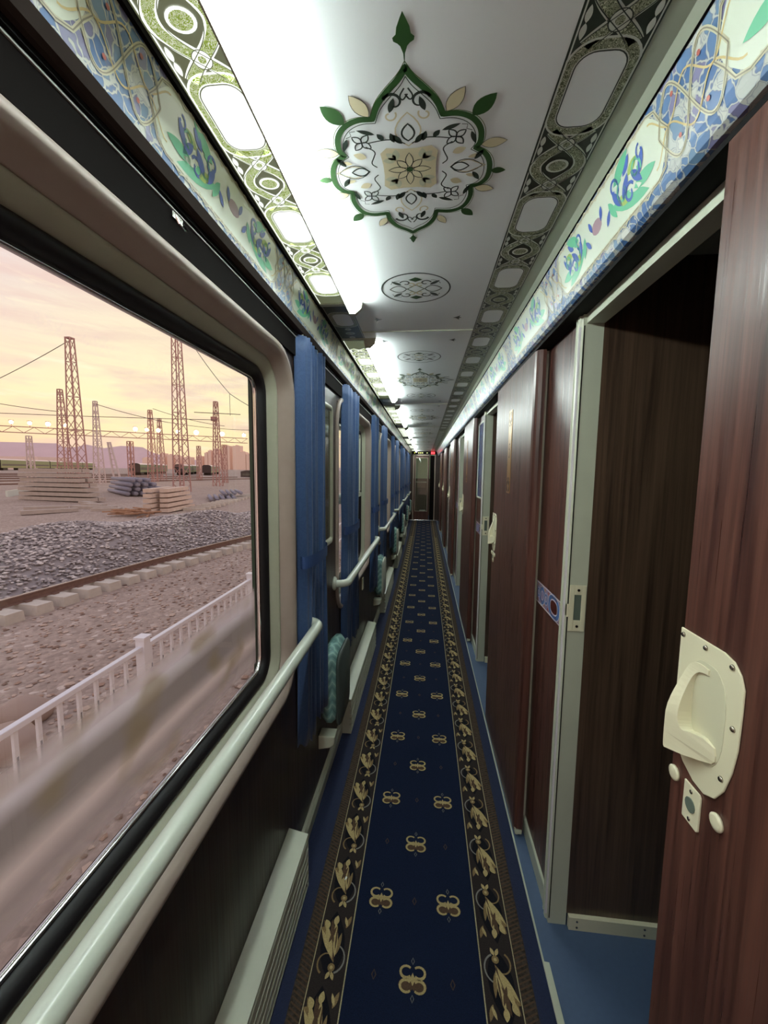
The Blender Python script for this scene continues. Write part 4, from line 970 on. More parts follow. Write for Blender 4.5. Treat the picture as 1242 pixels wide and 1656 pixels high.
# ------------------------------------------------------------------ end of corridor
b = MB()
b.box(-.62, -.345, YE, YE + .04, 0, 2.12); b.box(.30, .62, YE, YE + .04, 0, 2.12); b.box(-.345, .30, YE, YE + .04, 1.99, 2.12)
struct(b.build('wall_end', M['wood_deep']), 'dark wood end wall around the far door', 'wall')
t_ = thing('door_7', 'glazed end door of the corridor in a pale metal frame', 'door', (0, YE, 0), None, 'structure')
m_ = MB(); m_.box(-.36, -.335, YE - .012, YE, 0, 2.0); m_.box(.29, .315, YE - .012, YE, 0, 2.0); m_.box(-.36, .315, YE - .012, YE, 1.975, 2.0); m_.build('door_frame', simple_cache('pinkish_grey_frame', h(176, 160, 142), .35), t_)
m_ = MB(); m_.box(-.325, .13, YE + .01, YE + .04, .02, .28); m_.box(-.325, -.28, YE + .01, YE + .04, .28, 1.97); m_.box(.085, .13, YE + .01, YE + .04, .28, 1.97); m_.box(-.28, .085, YE + .01, YE + .04, 1.90, 1.97); m_.build('door_leaf', M['wood'], t_)
m_ = MB(); m_.box(-.29, -.275, YE + .002, YE + .01, .27, 1.91); m_.box(.08, .095, YE + .002, YE + .01, .27, 1.91); m_.box(-.29, .095, YE + .002, YE + .01, .27, .29); m_.box(-.29, .095, YE + .002, YE + .01, 1.89, 1.91); m_.build('glazing_bead', simple_cache('pinkish_grey_frame', h(176, 160, 142), .35), t_)
m_ = MB(); m_.box(-.278, .083, YE + .022, YE + .026, .28, 1.90); m_.build('glass_pane', M['glass'], t_)
m_ = MB(); m_.box(.16, .29, YE + .03, YE + .04, .02, 1.97); m_.build('side_panel', M['dark'], t_)
b = MB(); b.prism_x([(YE - .05, .006), (YE - .045, .02), (YE - .005, .024), (YE, .006)], -.44, .40); struct(b.build('trim_15', M['chrome']), 'polished threshold strip at the end of the carpet', 'threshold')
b = MB(); b.box(-.6, .7, YE + 1.5, YE + 1.54, 0, 1.25, 0); b.box(-.6, .7, YE + 1.5, YE + 1.54, 1.25, 2.12, 1); b.box(-.62, -.6, YE, YE + 1.5, 0, 2.12, 1); b.box(.7, .74, YE, YE + 1.5, 0, 2.12, 0); b.box(-.62, .7, YE + .04, YE + 1.54, 2.12, 2.15, 1)
struct(b.build('wall_vestibule', [simple_cache('brown_grey_steel', h(110, 98, 80), .35), simple_cache('pale_green_wall', h(196, 206, 176), .4)]), 'vestibule walls beyond the end door, pale above and brown below', 'wall')
t_ = thing('washroom_cabinet', 'brownish steel cabinet seen through the end door glass', 'cabinet', (-.05, YE + 1.3, 0))
m_ = MB(); m_.box(-.28, .06, YE + 1.2, YE + 1.49, .0, 1.12); m_.build('body', simple_cache('brushed_brown_steel', h(128, 114, 92), .3), t_, bevel=.006)
m_ = MB(); m_.box(-.285, .065, YE + 1.19, YE + 1.49, 1.12, 1.15); m_.build('top', simple_cache('pale_counter', h(190, 188, 165), .3), t_)
m_ = MB(); m_.box(-.25, .03, YE + 1.195, YE + 1.2, .1, .95); m_.build('door', simple_cache('door_brown_steel', h(104, 92, 74), .35), t_)
m_ = MB(); m_.tube([(-.05, YE + .72, 0), (-.05, YE + .72, .01), (-.05, YE + .72, .24), (-.05, YE + .72, .25)], [.085, .09, .105, .098], 20); tag(m_.build('waste_bin', simple_cache('pale_bin', h(200, 204, 190), .4), None, True), 'small pale round bin on the floor behind the end door', 'bin')
t_ = thing('vestibule_light', 'round ceiling lamp in the vestibule beyond the end door', 'light', (0, YE + .8, 2.09))
m_ = MB(); m_.tube([(0, YE + .8, 2.119), (0, YE + .8, 2.105), (0, YE + .8, 2.09)], [.13, .13, .1], 20); m_.build('diffuser', emis('vestibule_diffuser', h(240, 250, 225), 9), t_)
# display board above the end door
t_ = thing('display_board', 'black display board with green and red lit characters above the end door', 'sign', (0, YE - .02, 2.005), None)
m_ = MB(); m_.box(-.385, .36, YE - .03, YE, 2.004, 2.088); m_.build('housing', M['black'], t_)
yg = emis('led_yellow_green', h(190, 200, 60), 2.0); rd = emis('led_red', h(255, 40, 50), 7)
fn = lambda a, c: (a, YE - .031, c)
for x in (-.33, .045): m_ = MB(); m_.fill([(x, 2.03), (x, 2.062), (x + .04, 2.046)], fn, 0); m_.build('green_arrow', yg, t_)
for x in (-.19, -.135, -.08):
    m_ = MB()
    for P in ([(-.018, .016), (.018, .016)], [(-.018, 0), (.018, 0)], [(-.016, -.016), (.016, -.016)], [(0, -.018), (0, .018)]): m_.ribbon([(x + a, 2.046 + c) for a, c in P], .006, fn, 0)
    m_.build('green_character', yg, t_)
for x in (.20, .262):
    m_ = MB(); m_.ribbon([(x - .016, 2.07), (x + .016, 2.07), (x + .016, 2.022), (x - .016, 2.022)], .012, fn, 0, True); m_.ribbon([(x - .016, 2.046), (x + .016, 2.046)], .01, fn, 0); m_.build('red_character', rd, t_)

# ================================================================== outside: rail yard
def gz(x): return -1.7 + .011 * max(0, min(-14 - x, 150))
def ground_mat():
    mt, t, bs = newmat('dry_earth_and_gravel'); g = t.add('ShaderNodeNewGeometry')
    n1 = t.add('ShaderNodeTexNoise', {'Vector': (g, 'Position'), 'Scale': .35, 'Detail': 8.0, 'Roughness': .65})
    n2 = t.add('ShaderNodeTexVoronoi', {'Vector': (g, 'Position'), 'Scale': 11.0}, feature='F1')
    n3 = t.add('ShaderNodeTexNoise', {'Vector': (g, 'Position'), 'Scale': 6.0, 'Detail': 6.0, 'Roughness': .7})
    r = t.ramp(n1, [(.3, h(166, 143, 132)), (.55, h(190, 168, 155)), (.75, h(208, 190, 176))])
    sp = t.ramp((n2, 'Color'), [(.0, h(126, 110, 102)), (.6, h(176, 158, 146)), (.82, h(184, 164, 152)), (.9, h(226, 212, 202))])
    mx = t.mix(.55, (r, 0), (sp, 0)); m4 = t.add('ShaderNodeMapRange', {0: n3, 1: .3, 2: .7, 3: .78, 4: 1.15}); m5 = t.mix(1.0, mx, (m4, 0), 'MULTIPLY')
    link(t, m5, bs.inputs['Base Color']); bs.inputs['Roughness'].default_value = .95
    b_ = t.add('ShaderNodeBump', {'Height': (n2, 'Distance'), 'Strength': .7, 'Distance': .05}, invert=True); link(t, b_, bs.inputs['Normal'])
    return mt
M['earth'] = ground_mat()
b = MB(); xs = [-.7, -2, -4, -8, -14, -20, -30, -45, -70, -100, -164, -400, -1300]; ys = [-60, 0, 3, 6, 9, 12, 16, 20, 26, 32, 40, 60, 90, 150, 300, 1400]
vs = []
for x in xs:
    for y in ys: vs.append((x, y, gz(x) + (.06 * math.sin(x * .9 + y * .5) if -50 < x < -12 else 0)))
b.add(vs, [(i * len(ys) + j, (i + 1) * len(ys) + j, (i + 1) * len(ys) + j + 1, i * len(ys) + j + 1) for i in range(len(xs) - 1) for j in range(len(ys) - 1)])
struct(b.build('ground', M['earth'], loc=(0, 0, 0)), 'pinkish brown stony ground of the rail yard', 'ground')

def rockmb(m_, c, s_, rnd, mi=0):
    P = []
    for z, rr, n in ((-.5, .6, 4), (.1, 1, 5), (.6, .5, 3)):
        a0 = rnd.random() * 6
        for i in range(n): a = a0 + 2 * PI * i / n; P.append((rr * math.cos(a) * rnd.uniform(.7, 1.2), rr * math.sin(a) * rnd.uniform(.7, 1.2), z * rnd.uniform(.7, 1.1)))
    bm = bmesh.new(); [bm.verts.new(p) for p in P]; 
    r = bmesh.ops.convex_hull(bm, input=bm.verts); bm.verts.ensure_lookup_table(); bm.verts.index_update()
    V = [Vector((v.co.x * s_[0], v.co.y * s_[1], v.co.z * s_[2])) + Vector(c) for v in bm.verts]; Fc = [tuple(v.index for v in f.verts) for f in bm.faces]; bm.free()
    m_.add(V, Fc, mi)
rnd = random.Random(11)
SM = [simple('grey_ballast_stone', h(188, 178, 174), .9), simple('dark_ballast_stone', h(156, 146, 144), .9), simple('light_ballast_stone', h(222, 212, 206), .9)]
# gravel heap
def heap_cx(y): return (-12.75 + .06 * (y - 3) if y < 12 else -12.21 + .22 * (y - 12))
def heap_h(x, y):
    cx = heap_cx(y); u = (x - cx) / 3.3; v = 1.0
    top = .85 * min(1, max(0, (y - 4) / 6)) * (1 - .75 * min(1, max(0, (y - 17) / 8))) + .25
    return top * max(0, 1 - u * u) * (1 + .12 * math.sin(y * 1.1) + .08 * math.sin(x * 2.3))
b = MB(); nx, ny = 26, 60; vs = []
for i in range(nx + 1):
    for j in range(ny + 1): y = 2 + 26 * j / ny; x = heap_cx(y) + 3.45 * (2 * i / nx - 1); vs.append((x, y, gz(x) + heap_h(x, y) - .03))
b.add(vs, [(i * (ny + 1) + j, (i + 1) * (ny + 1) + j, (i + 1) * (ny + 1) + j + 1, i * (ny + 1) + j + 1) for i in range(nx) for j in range(ny)], 1)
for _ in range(15000):
    y = 3 + 22 * rnd.random() ** 1.1; x = heap_cx(y) + rnd.uniform(-3.3, 3.3); s_ = rnd.uniform(.035, .078)
    rockmb(b, (x, y, gz(x) + heap_h(x, y) + s_ * .3), (s_, s_ * rnd.uniform(.7, 1.2), s_ * .7), rnd, rnd.choice((0, 0, 1, 1, 2)))
tag(b.build('gravel_heap', SM), 'long grey heap of crushed ballast beyond the near rail', 'gravel heap', None, 'stuff')
# loose stones on the ground
b = MB()
for _ in range(3600):
    y = 2.5 + 15 * rnd.random() ** 1.2; x = -rnd.uniform(2.0, 8.2); s_ = rnd.uniform(.015, .05) * (1.6 if rnd.random() < .08 else 1)
    rockmb(b, (x, y, gz(x) + s_ * .2), (s_, s_ * rnd.uniform(.7, 1.3), s_ * .5), rnd, rnd.choice((0, 1, 2, 2)))
tag(b.build('loose_stones', [simple('tan_stone', h(166, 136, 118), .9), simple('brown_stone', h(134, 108, 94), .9), simple('pale_stone', h(196, 172, 156), .9)]), 'scattered small stones on the ground between fence and rail', 'stones', None, 'stuff')
# big boulders by the fence
for i, (x, y, s_, l) in enumerate(((-4.55, 3.75, .30, 'pale rounded boulder at the foot of the fence, lower left'), (-5.0, 4.35, .26, 'smaller boulder behind the fence beside the pale one'))):
    b = MB(); rr = random.Random(i + 4); bm = bmesh.new(); bmesh.ops.create_icosphere(bm, subdivisions=3, radius=1)
    for v in bm.verts: v.co *= 1 + .12 * math.sin(v.co.x * 3 + i) * math.cos(v.co.y * 4) + .03 * rr.uniform(-1, 1)
    bm.verts.index_update(); b.add([(x + v.co.x * s_ * 1.3, y + v.co.y * s_, gz(x) + s_ * .35 + v.co.z * s_ * .7) for v in bm.verts], [tuple(v.index for v in f.verts) for f in bm.faces]); bm.free()
    tag(b.build('boulder', simple_cache('boulder_stone', h(168, 146, 134), .9), None, True), l, 'rock')
# track next to the heap
TRK = [(-9.7, 1.0), (-9.2, 4.4), (-8.85, 7.3), (-8.6, 9.5), (-8.25, 12), (-7.8, 14.4), (-7.25, 16.8), (-6.6, 19.5), (-5.8, 22.5)]
def trk(s_):
    L = [0]
    for i in range(len(TRK) - 1): L.append(L[-1] + math.dist(TRK[i], TRK[i + 1]))
    s_ = max(0, min(s_, L[-1] - 1e-4))
    for i in range(len(TRK) - 1):
        if s_ <= L[i + 1]: break
    u = (s_ - L[i]) / (L[i + 1] - L[i]); p = Vector(TRK[i]).lerp(Vector(TRK[i + 1]), u); d = (Vector(TRK[i + 1]) - Vector(TRK[i])).normalized()
    return p, d, L[-1]
_, _, TL = trk(0)
M['conc'] = simple('weathered_concrete', h(206, 196, 184), .9, noise=.14, nscale=5); M['rust'] = simple('rusty_rail_steel', h(122, 92, 80), .6, noise=.2, nscale=12); M['railtop'] = simple('worn_rail_head', h(168, 150, 140), .3, .6)
for side, off in (('near', 0.0),):
    b = MB(); prof = [(-.07, 0, 0), (.07, 0, 0), (.07, .015, 0), (.012, .03, 0), (.012, .13, 0), (.036, .14, 0), (.036, .17, 1), (-.036, .17, 0), (-.036, .14, 0), (-.012, .13, 0), (-.012, .03, 0), (-.07, .015, 0)]
    rings = []
    for i in range(60):
        p, d, _ = trk(TL * i / 59); nn = Vector((d.y, -d.x)); q = p + nn * off
        rings.append([(q.x + nn.x * a, q.y + nn.y * a, -1.7 + .215 + c) for a, c, _ in prof])
    b.sweep(rings); nf = len(prof)
    for i in range(59): b.m[i * nf + 6] = 1
    tag(b.build('steel_rail', [M['rust'], M['railtop']]), 'rusty rail on concrete sleepers running below the ballast heap', 'rail')
sl = None; s_ = .3; i = 0
while s_ < TL - .3:
    p, d, _ = trk(s_); nn = Vector((d.y, -d.x)); c = p - nn * .75
    b = MB(); zt = -1.485; 
    A_ = [c + nn * 1.32, c + nn * .1]
    P = [(-.20, -1.75), (.20, -1.75), (.165, zt), (-.165, zt)]
    v = []
    for e in A_:
        for a, z in P: v.append((e.x + d.x * a, e.y + d.y * a, z))
    b.add(v, [(0, 1, 2, 3), (7, 6, 5, 4), (0, 4, 5, 1), (1, 5, 6, 2), (2, 6, 7, 3), (3, 7, 4, 0)])
    o = b.build('sleeper', M['conc']); tag(o, 'concrete sleeper under the near rusty rail, ends showing', 'sleeper', 'sleepers under the near rail')
    b = MB(); q = p + nn * .0; b.obox((q.x, q.y, zt + .012), (nn.x, nn.y, 0), (d.x, d.y, 0), (0, 0, 1), .30, .12, .03); f = b.build('rail_clip', M['rust'], o)
    s_ += .6; i += 1
# fence
t_ = thing('fence', 'low white metal fence beside the train', 'fence', (-3.6, 6, -1.7))
M['fence'] = simple('white_fence_paint', h(236, 234, 240), .35); M['fencedark'] = simple('dark_blue_fence_sleeve', h(50, 56, 84), .5)
m_ = MB(); m_.box(-3.635, -3.565, .6, 20, -.85, -.79); m_.build('top_rail', M['fence'], t_, bevel=.008)
m_ = MB(); m_.box(-3.62, -3.58, .6, 20, -1.52, -1.48); m_.build('bottom_rail', M['fence'], t_)
for y in (1.45, 4.69, 7.95, 11.2, 14.45):
    m_ = MB(); m_.box(-3.66, -3.54, y - .06, y + .06, -1.75, -.70); m_.prism_z([(-3.675, y - .075), (-3.525, y - .075), (-3.525, y + .075), (-3.675, y + .075)], -.70, -.67); m_.build('post', M['fence'], t_)
y = 1.0
while y < 14:
    if min(abs(y - q) for q in (1.45, 4.69, 7.95, 11.2)) > .1:
        m_ = MB(); m_.box(-3.615, -3.585, y - .02, y + .02, -1.48, -.85, 0); m_.box(-3.619, -3.581, y - .008, y + .008, -1.48, -1.10, 1); m_.build('picket', [M['fence'], M['fencedark']], t_)
    y += .225
# beam stacks
def beam_block(c, L, wd, ht, ang, name, label, group, mat, tilt=0):
    m_ = MB(); ca, sa = math.cos(ang), math.sin(ang)
    m_.obox(c, (ca, sa, 0), (-sa, ca, 0), (0, 0, 1), L, wd, ht); return tag(m_.build(name, mat), label, 'concrete beam' if 'beam' in name else 'timber', group)
cm = [simple('grey_beam_concrete', h(184, 170, 160), .9, noise=.12, nscale=3), simple('tan_beam_concrete', h(214, 192, 176), .9, noise=.12, nscale=3)]
rnd = random.Random(5)
LV = ['bottom', 'second', 'third', 'fourth', 'fifth', 'sixth', 'top']
# big stack: seven courses, two wide, lying towards the left
for lv in range(7):
    for q in range(2):
        L = 7.9 - .3 * lv; ang = math.radians(172 + rnd.uniform(-2, 2))
        cx = -31.7 - q * .1 - .06 * lv; cy = 31.75 + q * .85
        beam_block((cx + rnd.uniform(-.15, .15), cy, gz(cx) + .26 + lv * .405), L, .66, .30, ang, 'concrete_beam', ('front' if q == 0 else 'back') + ' concrete beam in the ' + LV[lv] + ' course of the tall beam stack on the left', 'beams of the tall stack', cm[0])
for i in range(6):
    x, y = [(-27.4, 30.2), (-25.6, 28.8), (-24.2, 27.2), (-22.4, 26.3), (-26.8, 26.0), (-24.9, 24.4)][i]
    beam_block((x, y, gz(x) + .13), [2.6, 2.2, 3.2, 1.8, 2.4, 3.0][i], .5, .24, math.radians(150 + 17 * i), 'concrete_beam', ['broken slab just right of the tall beam stack', 'short slab in front of the tall beam stack', 'long flat slab between the two beam stacks', 'small slab beside the timber scraps', 'slab lying left of the timber in open dirt', 'flat slab nearest the ballast heap'][i], 'loose slabs on the ground', cm[0])
# smaller stack
for lv in range(5):
    for q in range(2):
        cx = -18.9 + q * .7 - .12 * lv; cy = 27.4 + q * .75 + .1 * lv
        beam_block((cx, cy, gz(cx) + .22 + lv * .34), 4.3, .55, .25, math.radians(98 + lv * 1.5), 'concrete_beam', ('front' if q == 0 else 'back') + ' tan beam in the ' + LV[lv] + ' course of the smaller stack in the middle of the yard', 'beams of the small stack', cm[1])
# timber scraps
tm = simple('orange_timber', h(176, 136, 108), .8, noise=.2, nscale=6)
for i in range(20):
    x = -18.6 + rnd.uniform(-.9, .9); y = 24.2 + rnd.uniform(-.5, .5); a = rnd.uniform(0, PI); hh = rnd.uniform(.04, .5)
    tag(beam_block((x, y, gz(x) + hh), rnd.uniform(1.2, 2.2), .1, .07, a, 'timber_plank', 'orange timber offcut in the heap before the smaller beam stack', 'timber offcuts in a heap', tm), None, 'timber')
# pole piles
pm = simple('blue_grey_pole', h(150, 146, 160), .7, noise=.1, nscale=4)
def pole(x, y, z, L, a, r, lab, grp):
    m_ = MB(); d = Vector((math.cos(a), math.sin(a), 0)); c = Vector((x, y, z)); m_.tube([c - d * L / 2, c + d * L / 2], [r, r * .8], 10)
    tag(m_.build('concrete_pole', pm, None, True), lab, 'pole', grp)
for lv in range(4):
    for q in range(6 - lv):
        pole(-34.5 + .5 * q + .2 * lv, 42.2 + .5 * q, gz(-34) + .26 + lv * .475, 9.5, math.radians(140 + rnd.uniform(-1, 1)), .23, 'grey round concrete pole in the pile behind the smaller beam stack', 'poles of the middle pile')
for q in range(9):
    pole(-21.5 + .35 * (q % 5), 38.5 + .5 * q, gz(-21) + .25 + (.4 if q > 4 else 0), 6, math.radians(120 + rnd.uniform(-2, 2)), .19, 'grey pole in the low pile at the right end of the yard view', 'poles of the right hand pile')
# row of sleeper blocks
for q in range(16):
    x = -17.0 - q * .2; y = 28.2 + q * 1.15
    m_ = MB(); m_.obox((x, y, gz(x) + .12), (1, 0, 0), (0, 1, 0), (0, 0, 1), 1.6, .3, .26); tag(m_.build('sleeper_block', M['conc']), 'pale concrete sleeper end in the row right of the smaller stack', 'sleeper', 'sleepers laid in a row in the yard')
for q in range(14):
    x = -45.0 + q * .42; y = 42.6 - q * .62
    m_ = MB(); m_.obox((x, y, gz(x) + .28), (1, 0, 0), (0, 1, 0), (0, 0, 1), .22, .26, .62); tag(m_.build('kerb_block', M['white']), 'white upright marker block in the row at the left edge of the yard', 'block', 'white marker blocks in a row')
# rusty tracks further out
for q in range(6):
    x0 = -49 - q * 12; b = MB()
    b.beam((x0 - 22, 10, gz(x0) + .2), (x0 + 4, 118, gz(x0) + .2), .35, .22)
    tag(b.build('railway_track', M['rust']), ['nearest rusty far track behind the stacks', 'second rusty track behind the stacks', 'third rusty track behind the stacks', 'fourth rusty track out', 'fifth rusty track out', 'outermost rusty track before the parked trains'][q], 'railway track', None)
# lattice towers
M['lattice'] = simple('reddish_grey_lattice_steel', h(186, 142, 134), .7); M['lattice2'] = simple('pale_lattice_steel', h(214, 196, 192), .7)
def tower(x, y, H, w0, w1, label, t=.09, mat='lattice', n=None, grp=None):
    z0 = gz(x) - .1; t_ = thing('lattice_mast', label, 'mast', (x, y, z0), grp)
    n = n or int(H / 1.1); c = [(-1, -1), (1, -1), (1, 1), (-1, 1)]
    W_ = lambda u: (w0 + (w1 - w0) * u) / 2
    for a, e in c:
        m_ = MB(); m_.beam((x + a * W_(0), y + e * W_(0), z0), (x + a * W_(1), y + e * W_(1), z0 + H), t); m_.build('leg', M[mat], t_)
    m_ = MB()
    for i in range(n):
        u0, u1 = i / n, (i + 1) / n
        for k in range(4):
            A_ = c[k]; B2 = c[(k + 1) % 4]
            if i % 2: A_, B2 = B2, A_
            m_.beam((x + A_[0] * W_(u0), y + A_[1] * W_(u0), z0 + H * u0), (x + B2[0] * W_(u1), y + B2[1] * W_(u1), z0 + H * u1), t * .5)
            if i % 3 == 0: m_.beam((x + A_[0] * W_(u0), y + A_[1] * W_(u0), z0 + H * u0), (x + B2[0] * W_(u0), y + B2[1] * W_(u0), z0 + H * u0), t * .55)
    m_.build('bracing', M[mat], t_)
    m_ = MB(); m_.box(x - W_(1) - .05, x + W_(1) + .05, y - W_(1) - .05, y + W_(1) + .05, z0 + H, z0 + H + .12); m_.build('cap', M[mat], t_)
    return t_
tower(-35.3, 38, 15.7, 1.25, .5, 'tall reddish lattice mast behind the tall beam stack', .09)
tower(-31.4, 49.5, 21.5, 1.5, .7, 'tallest lattice mast near the middle of the window, top cut by the frame', .11)
def bear(bx, y): return bx * y
for u, (bx, y, H, w0, w1, l, mt_) in enumerate([(-.967, 58, 14.6, 1.5, .45, 'lattice mast just left of the tall reddish one', 'lattice'), (-.868, 62, 13.5, 1.2, .4, 'pale lattice mast just right of the tall reddish one', 'lattice2'), (-1.068, 60, 7.6, .8, .5, 'short lattice mast near the left edge', 'lattice2'),
        (-.715, 75, 14, 1.3, .5, 'lattice mast left of the middle lamps', 'lattice'), (-.690, 84, 13.5, 1.4, .5, 'narrow lattice mast beside its twin left of the tallest mast', 'lattice'), (-.535, 66, 14.2, 1.2, .5, 'lattice mast with a small box near the right side of the window', 'lattice'),
        (-.515, 80, 7.8, .8, .7, 'short gantry leg beside the right hand mast', 'lattice'), (-.775, 70, 7.6, .7, .7, 'gantry leg below the beam in the middle left', 'lattice'), (-.585, 90, 8, .8, .6, 'far gantry leg right of the tallest mast', 'lattice')]):
    tower(bx * y, y, H, w0, w1, l, .12, mt_)
# braced pale support beside the pole pile
b = MB(); b.beam((-38.2, 46.5, gz(-38)), (-38.9, 46.4, 4.6), .16); b.beam((-37.2, 46.5, gz(-38)), (-38.6, 46.4, 4.6), .16)
for i in range(8): b.beam((-38.2 - .09 * i, 46.5, -1 + .7 * i), (-37.2 - .17 * i, 46.5, -1 + .7 * i), .09)
tag(b.build('ladder_support', M['lattice2']), 'pale ladder like support leaning beside the tall reddish mast', 'support')
# gantry beam
gA = Vector((-66.8 - 11, 58 - 9, 6.9)); gB = Vector((-37.1, 82, 6.9)); t_ = thing('gantry', 'long horizontal lattice beam carrying the yard lamps', 'gantry', (-55, 68, 6.9))
for dz, nm in ((0, 'lower_chord'), (.95, 'upper_chord')): m_ = MB(); m_.beam(gA + Vector((0, 0, dz)), gB + Vector((0, 0, dz)), .13); m_.build(nm, M['lattice'], t_)
m_ = MB(); n = 40
for i in range(n): m_.beam(gA.lerp(gB, i / n) + Vector((0, 0, 0 if i % 2 else .95)), gA.lerp(gB, (i + 1) / n) + Vector((0, 0, .95 if i % 2 else 0)), .07)
m_.build('bracing', M['lattice'], t_)
LM = emis('yard_lamp_glow', h(255, 226, 170), 22)
LMP = [(-1.117, 61), (-1.062, 63), (-1.008, 65), (-.958, 66), (-.758, 71), (-.726, 72.5), (-.694, 74), (-.640, 76), (-.590, 78), (-.520, 81), (-.462, 83)]
LLB = ['leftmost', 'second', 'third', 'fourth', 'fifth', 'sixth', 'seventh', 'eighth', 'ninth', 'tenth', 'rightmost']
for i, (bx, y) in enumerate(LMP):
    tt = (gA.x - gA.y * bx) / ((gB.y - gA.y) * bx - (gB.x - gA.x)); q_ = gA.lerp(gB, tt); x, y, z = q_.x, q_.y, 8.5; r = [.26, .28, .34, .26, .36, .30, .34, .32, .44, .44, .36][i]
    t_ = thing('yard_lamp', LLB[i] + ' glowing lamp along the gantry beam, counted from the left', 'lamp', (x, y, z - 1), 'yard lamps on the gantry')
    bm = bmesh.new(); bmesh.ops.create_uvsphere(bm, u_segments=10, v_segments=8, radius=r); bm.verts.index_update(); m_ = MB(); m_.add([v.co + Vector((x, y, z)) for v in bm.verts], [tuple(v.index for v in f.verts) for f in bm.faces]); bm.free(); m_.build('bulb', LM, t_, True)
    m_ = MB(); m_.beam((x, y, 7.85), (x, y, z - .2), .08); m_.box(x - .25, x + .25, y - .25, y + .25, z + r, z + r + .08); m_.build('bracket', M['lattice'], t_)
# overhead wires
wm = simple('overhead_wire', h(110, 92, 92), .6)
def wire(P, r, l):
    m_ = MB(); m_.tube(P, r, 5); tag(m_.build('overhead_wire', wm), l, 'wire', None)
def sag(a, b_, s_, n=10): a = Vector(a); b_ = Vector(b_); return [a.lerp(b_, i / n) - Vector((0, 0, s_ * 4 * (i / n) * (1 - i / n))) for i in range(n + 1)]
wire(sag((-35.5, 38, 13.9), (-44.5, 38.5, 10.3), .1), .035, 'stay wire running down left from the top of the tall reddish mast')
wire(sag((-44.5, 38.5, 10.3), (-62, 42, 7.5), .1), .03, 'wire continuing to the left edge below the stay wire')
wire(sag((-72, 58, 12.2), (-56.5, 58, 10.0), .2), .05, 'overhead wire sloping down from the left edge to the second mast')
wire(sag((-72, 55, 9.7), (-33, 62, 9.2), .1), .05, 'lower wire crossing from the left edge behind the masts')
wire(sag((-53.8, 62, 11.8), (-44, 66, 9.3), .2), .05, 'wire dropping right from the pale mast')
wire(sag((-44, 66, 9.3), (-30, 70, 8.4), .3), .04, 'thin wire in the middle of the window')
wire(sag((-30.6, 49.5, 19), (-24.6, 49.5, 10.9), .4), .04, 'wire falling right from the tallest mast')
wire(sag((-24.6, 49.5, 10.9), (-18, 50, 7.6), .3), .04, 'wire continuing down to the right window edge')
wire([(-24.6, 49.5, 10.9), (-24.6, 49.5, 8.2)], .03, 'short vertical hanger below the falling wire')
wire(sag((-38, 64, 10.7), (-31, 66, 10.6), 0), .06, 'short horizontal wire with an insulator left of the boxed mast')
wire(sag((-44.5, 38.5, 10.3), (-44.4, 38.5, 5.5), 0), .02, 'vertical hanger under the stay wire on the left')
wire(sag((-53, 75, 13), (-40, 78, 10), .4), .05, 'wire from the twin masts sloping right')
b = MB(); b.box(-36, -35.2, 65.5, 66, 9.5, 10.2); b.beam((-35.6, 66, 9.4), (-35.3, 66, 9.9), .1); tag(b.build('junction_box', M['lattice']), 'small box fixed high on the right hand mast', 'box')

# parked trains
TG = simple('pale_green_coach_paint', h(150, 158, 112), .5); TG2 = simple('deep_green_coach_paint', h(122, 138, 106), .5); TR = simple('pinkish_coach_roof', h(246, 226, 218), .5); TD = simple('dark_coach_end', h(70, 54, 52), .6); TW = simple('coach_window_band', h(92, 84, 76), .3); TY = simple('coach_yellow_stripe', h(200, 180, 120), .5)
def coach(p, d, L, label, hgt=3.3, mat=TG, grp=None):
    nn = Vector((d.y, -d.x)); z0 = gz(p.x) + .1; t_ = thing('railway_coach', label, 'railway coach', (p.x, p.y, z0), grp)
    def T(u, v, z): q = p + d * u + nn * v; return (q.x, q.y, z0 + z)
    m_ = MB(); P = [(-1.5, .8), (1.5, .8), (1.5, hgt - .42), (-1.5, hgt - .42)]
    rings = [[T(u, a, c) for a, c in P] for u in (0, L)]; m_.sweep(rings); m_.add([T(0, a, c) for a, c in P], [(0, 1, 2, 3)], 1); m_.add([T(L, a, c) for a, c in P], [(0, 1, 2, 3)], 1); m_.build('body', [mat, TD], t_)
    m_ = MB(); P = [(-1.5, hgt - .42), (1.5, hgt - .42), (1.3, hgt - .2), (.7, hgt), (-.7, hgt), (-1.3, hgt - .2)]
    m_.sweep([[T(u, a, c) for a, c in P] for u in (0, L)]); m_.add([T(0, a, c) for a, c in P], [tuple(range(6))], 1); m_.add([T(L, a, c) for a, c in P], [tuple(range(6))], 1); m_.build('roof', [TR, TD], t_)
    m_ = MB()
    for s_ in (1.51, -1.51): m_.add([T(.8, s_, 1.7), T(L - .8, s_, 1.7), T(L - .8, s_, 2.35), T(.8, s_, 2.35)], [(0, 1, 2, 3)], 0); m_.add([T(0, s_, 1.2), T(L, s_, 1.2), T(L, s_, 1.35), T(0, s_, 1.35)], [(0, 1, 2, 3)], 1)
    m_.build('window_band', [TW, TY], t_)
    for u in (.18, .82): m_ = MB(); m_.add([T(L * u + a, v, z) for a in (-1.6, 1.6) for v in (-1.2, 1.2) for z in (-.1, .8)], [(0, 1, 3, 2), (4, 6, 7, 5), (0, 4, 5, 1), (2, 3, 7, 6), (0, 2, 6, 4), (1, 5, 7, 3)]); m_.build('bogie', TD, t_)
CN = ['first', 'second', 'third', 'fourth', 'fifth', 'sixth', 'seventh']
dA = Vector((-.43, .903)).normalized()
p = Vector((-152, 118)) 
for i in range(7): coach(p + dA * (i - 1) * 21.4, dA, 20.6, CN[i] + ' coach from the left in the long pale green parked train', 4.3)
dB = Vector((-.40, .916)).normalized()
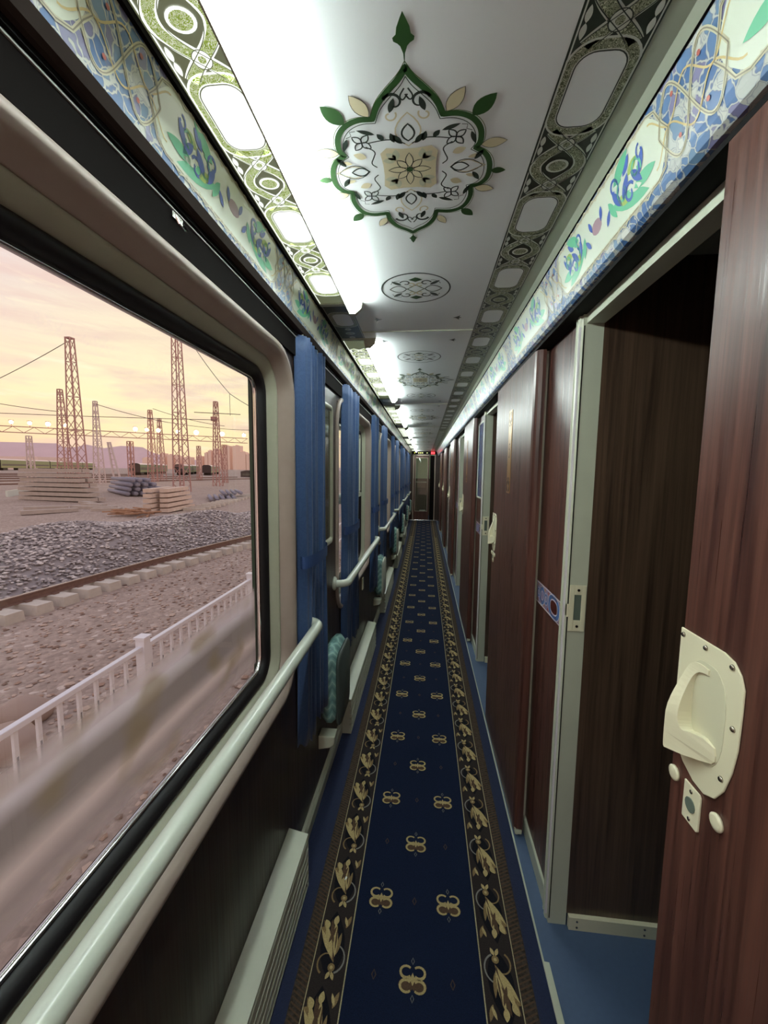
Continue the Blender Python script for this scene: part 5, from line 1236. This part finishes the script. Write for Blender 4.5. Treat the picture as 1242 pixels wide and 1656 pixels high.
for i, (bx, y) in enumerate(((-.765, 118), (-.640, 132), (-.565, 140))):
    for q in range(2): coach(Vector((bx * y, y)) + dB * 21.2 * q, dB, 20.4, ('near coach with dark end of the ' if q == 0 else 'following coach of the ') + ['left', 'middle', 'right'][i] + ' short parked train', 3.7, TG2)
b = MB(); b.box(-61.5, -57, 130, 136, gz(-60), gz(-60) + 1.8); b.box(-60.8, -57.6, 129.9, 130, gz(-60) + .6, gz(-60) + 1.2, 1); b.prism_y([(-61.8, gz(-60) + 1.8), (-56.7, gz(-60) + 1.8), (-59.2, gz(-60) + 2.3)], 129.8, 136.2); tag(b.build('yard_hut', [TD, TW]), 'small dark hut at the right edge of the yard', 'hut')
b = MB(); b.box(-262, -205, 196, 214, gz(-200), gz(-200) + 6.8); tag(b.build('shed', simple_cache('pale_shed_roof', h(240, 214, 204), .7)), 'long pale roofed shed behind the parked train on the left', 'building')
# hill and city; aerial haze is put into their base colours
HP = [(-1500, 70), (-1250, 74), (-1039, 68), (-1026, 66), (-1006, 59), (-965, 58), (-940, 64), (-883, 57), (-833, 62), (-793, 58.5), (-769, 60), (-746, 46), (-715, 36), (-668, 29), (-621, 26), (-560, 24), (-404, 15), (-200, 8)]
b = MB(); n = len(HP); vs = []
for r_, (dy, k) in enumerate(((0, 0), (60, .55), (140, 1.0), (300, .6))):
    for i, (x, z) in enumerate(HP): sc = (900 + dy) / 1040.0; vs.append((x * sc, 900 + dy, -1 + (z * sc * 1.0) * k * (1 + .03 * math.sin(i * 2.1 + r_))))
b.add(vs, [(r_ * n + i, r_ * n + i + 1, (r_ + 1) * n + i + 1, (r_ + 1) * n + i) for r_ in range(3) for i in range(n - 1)])
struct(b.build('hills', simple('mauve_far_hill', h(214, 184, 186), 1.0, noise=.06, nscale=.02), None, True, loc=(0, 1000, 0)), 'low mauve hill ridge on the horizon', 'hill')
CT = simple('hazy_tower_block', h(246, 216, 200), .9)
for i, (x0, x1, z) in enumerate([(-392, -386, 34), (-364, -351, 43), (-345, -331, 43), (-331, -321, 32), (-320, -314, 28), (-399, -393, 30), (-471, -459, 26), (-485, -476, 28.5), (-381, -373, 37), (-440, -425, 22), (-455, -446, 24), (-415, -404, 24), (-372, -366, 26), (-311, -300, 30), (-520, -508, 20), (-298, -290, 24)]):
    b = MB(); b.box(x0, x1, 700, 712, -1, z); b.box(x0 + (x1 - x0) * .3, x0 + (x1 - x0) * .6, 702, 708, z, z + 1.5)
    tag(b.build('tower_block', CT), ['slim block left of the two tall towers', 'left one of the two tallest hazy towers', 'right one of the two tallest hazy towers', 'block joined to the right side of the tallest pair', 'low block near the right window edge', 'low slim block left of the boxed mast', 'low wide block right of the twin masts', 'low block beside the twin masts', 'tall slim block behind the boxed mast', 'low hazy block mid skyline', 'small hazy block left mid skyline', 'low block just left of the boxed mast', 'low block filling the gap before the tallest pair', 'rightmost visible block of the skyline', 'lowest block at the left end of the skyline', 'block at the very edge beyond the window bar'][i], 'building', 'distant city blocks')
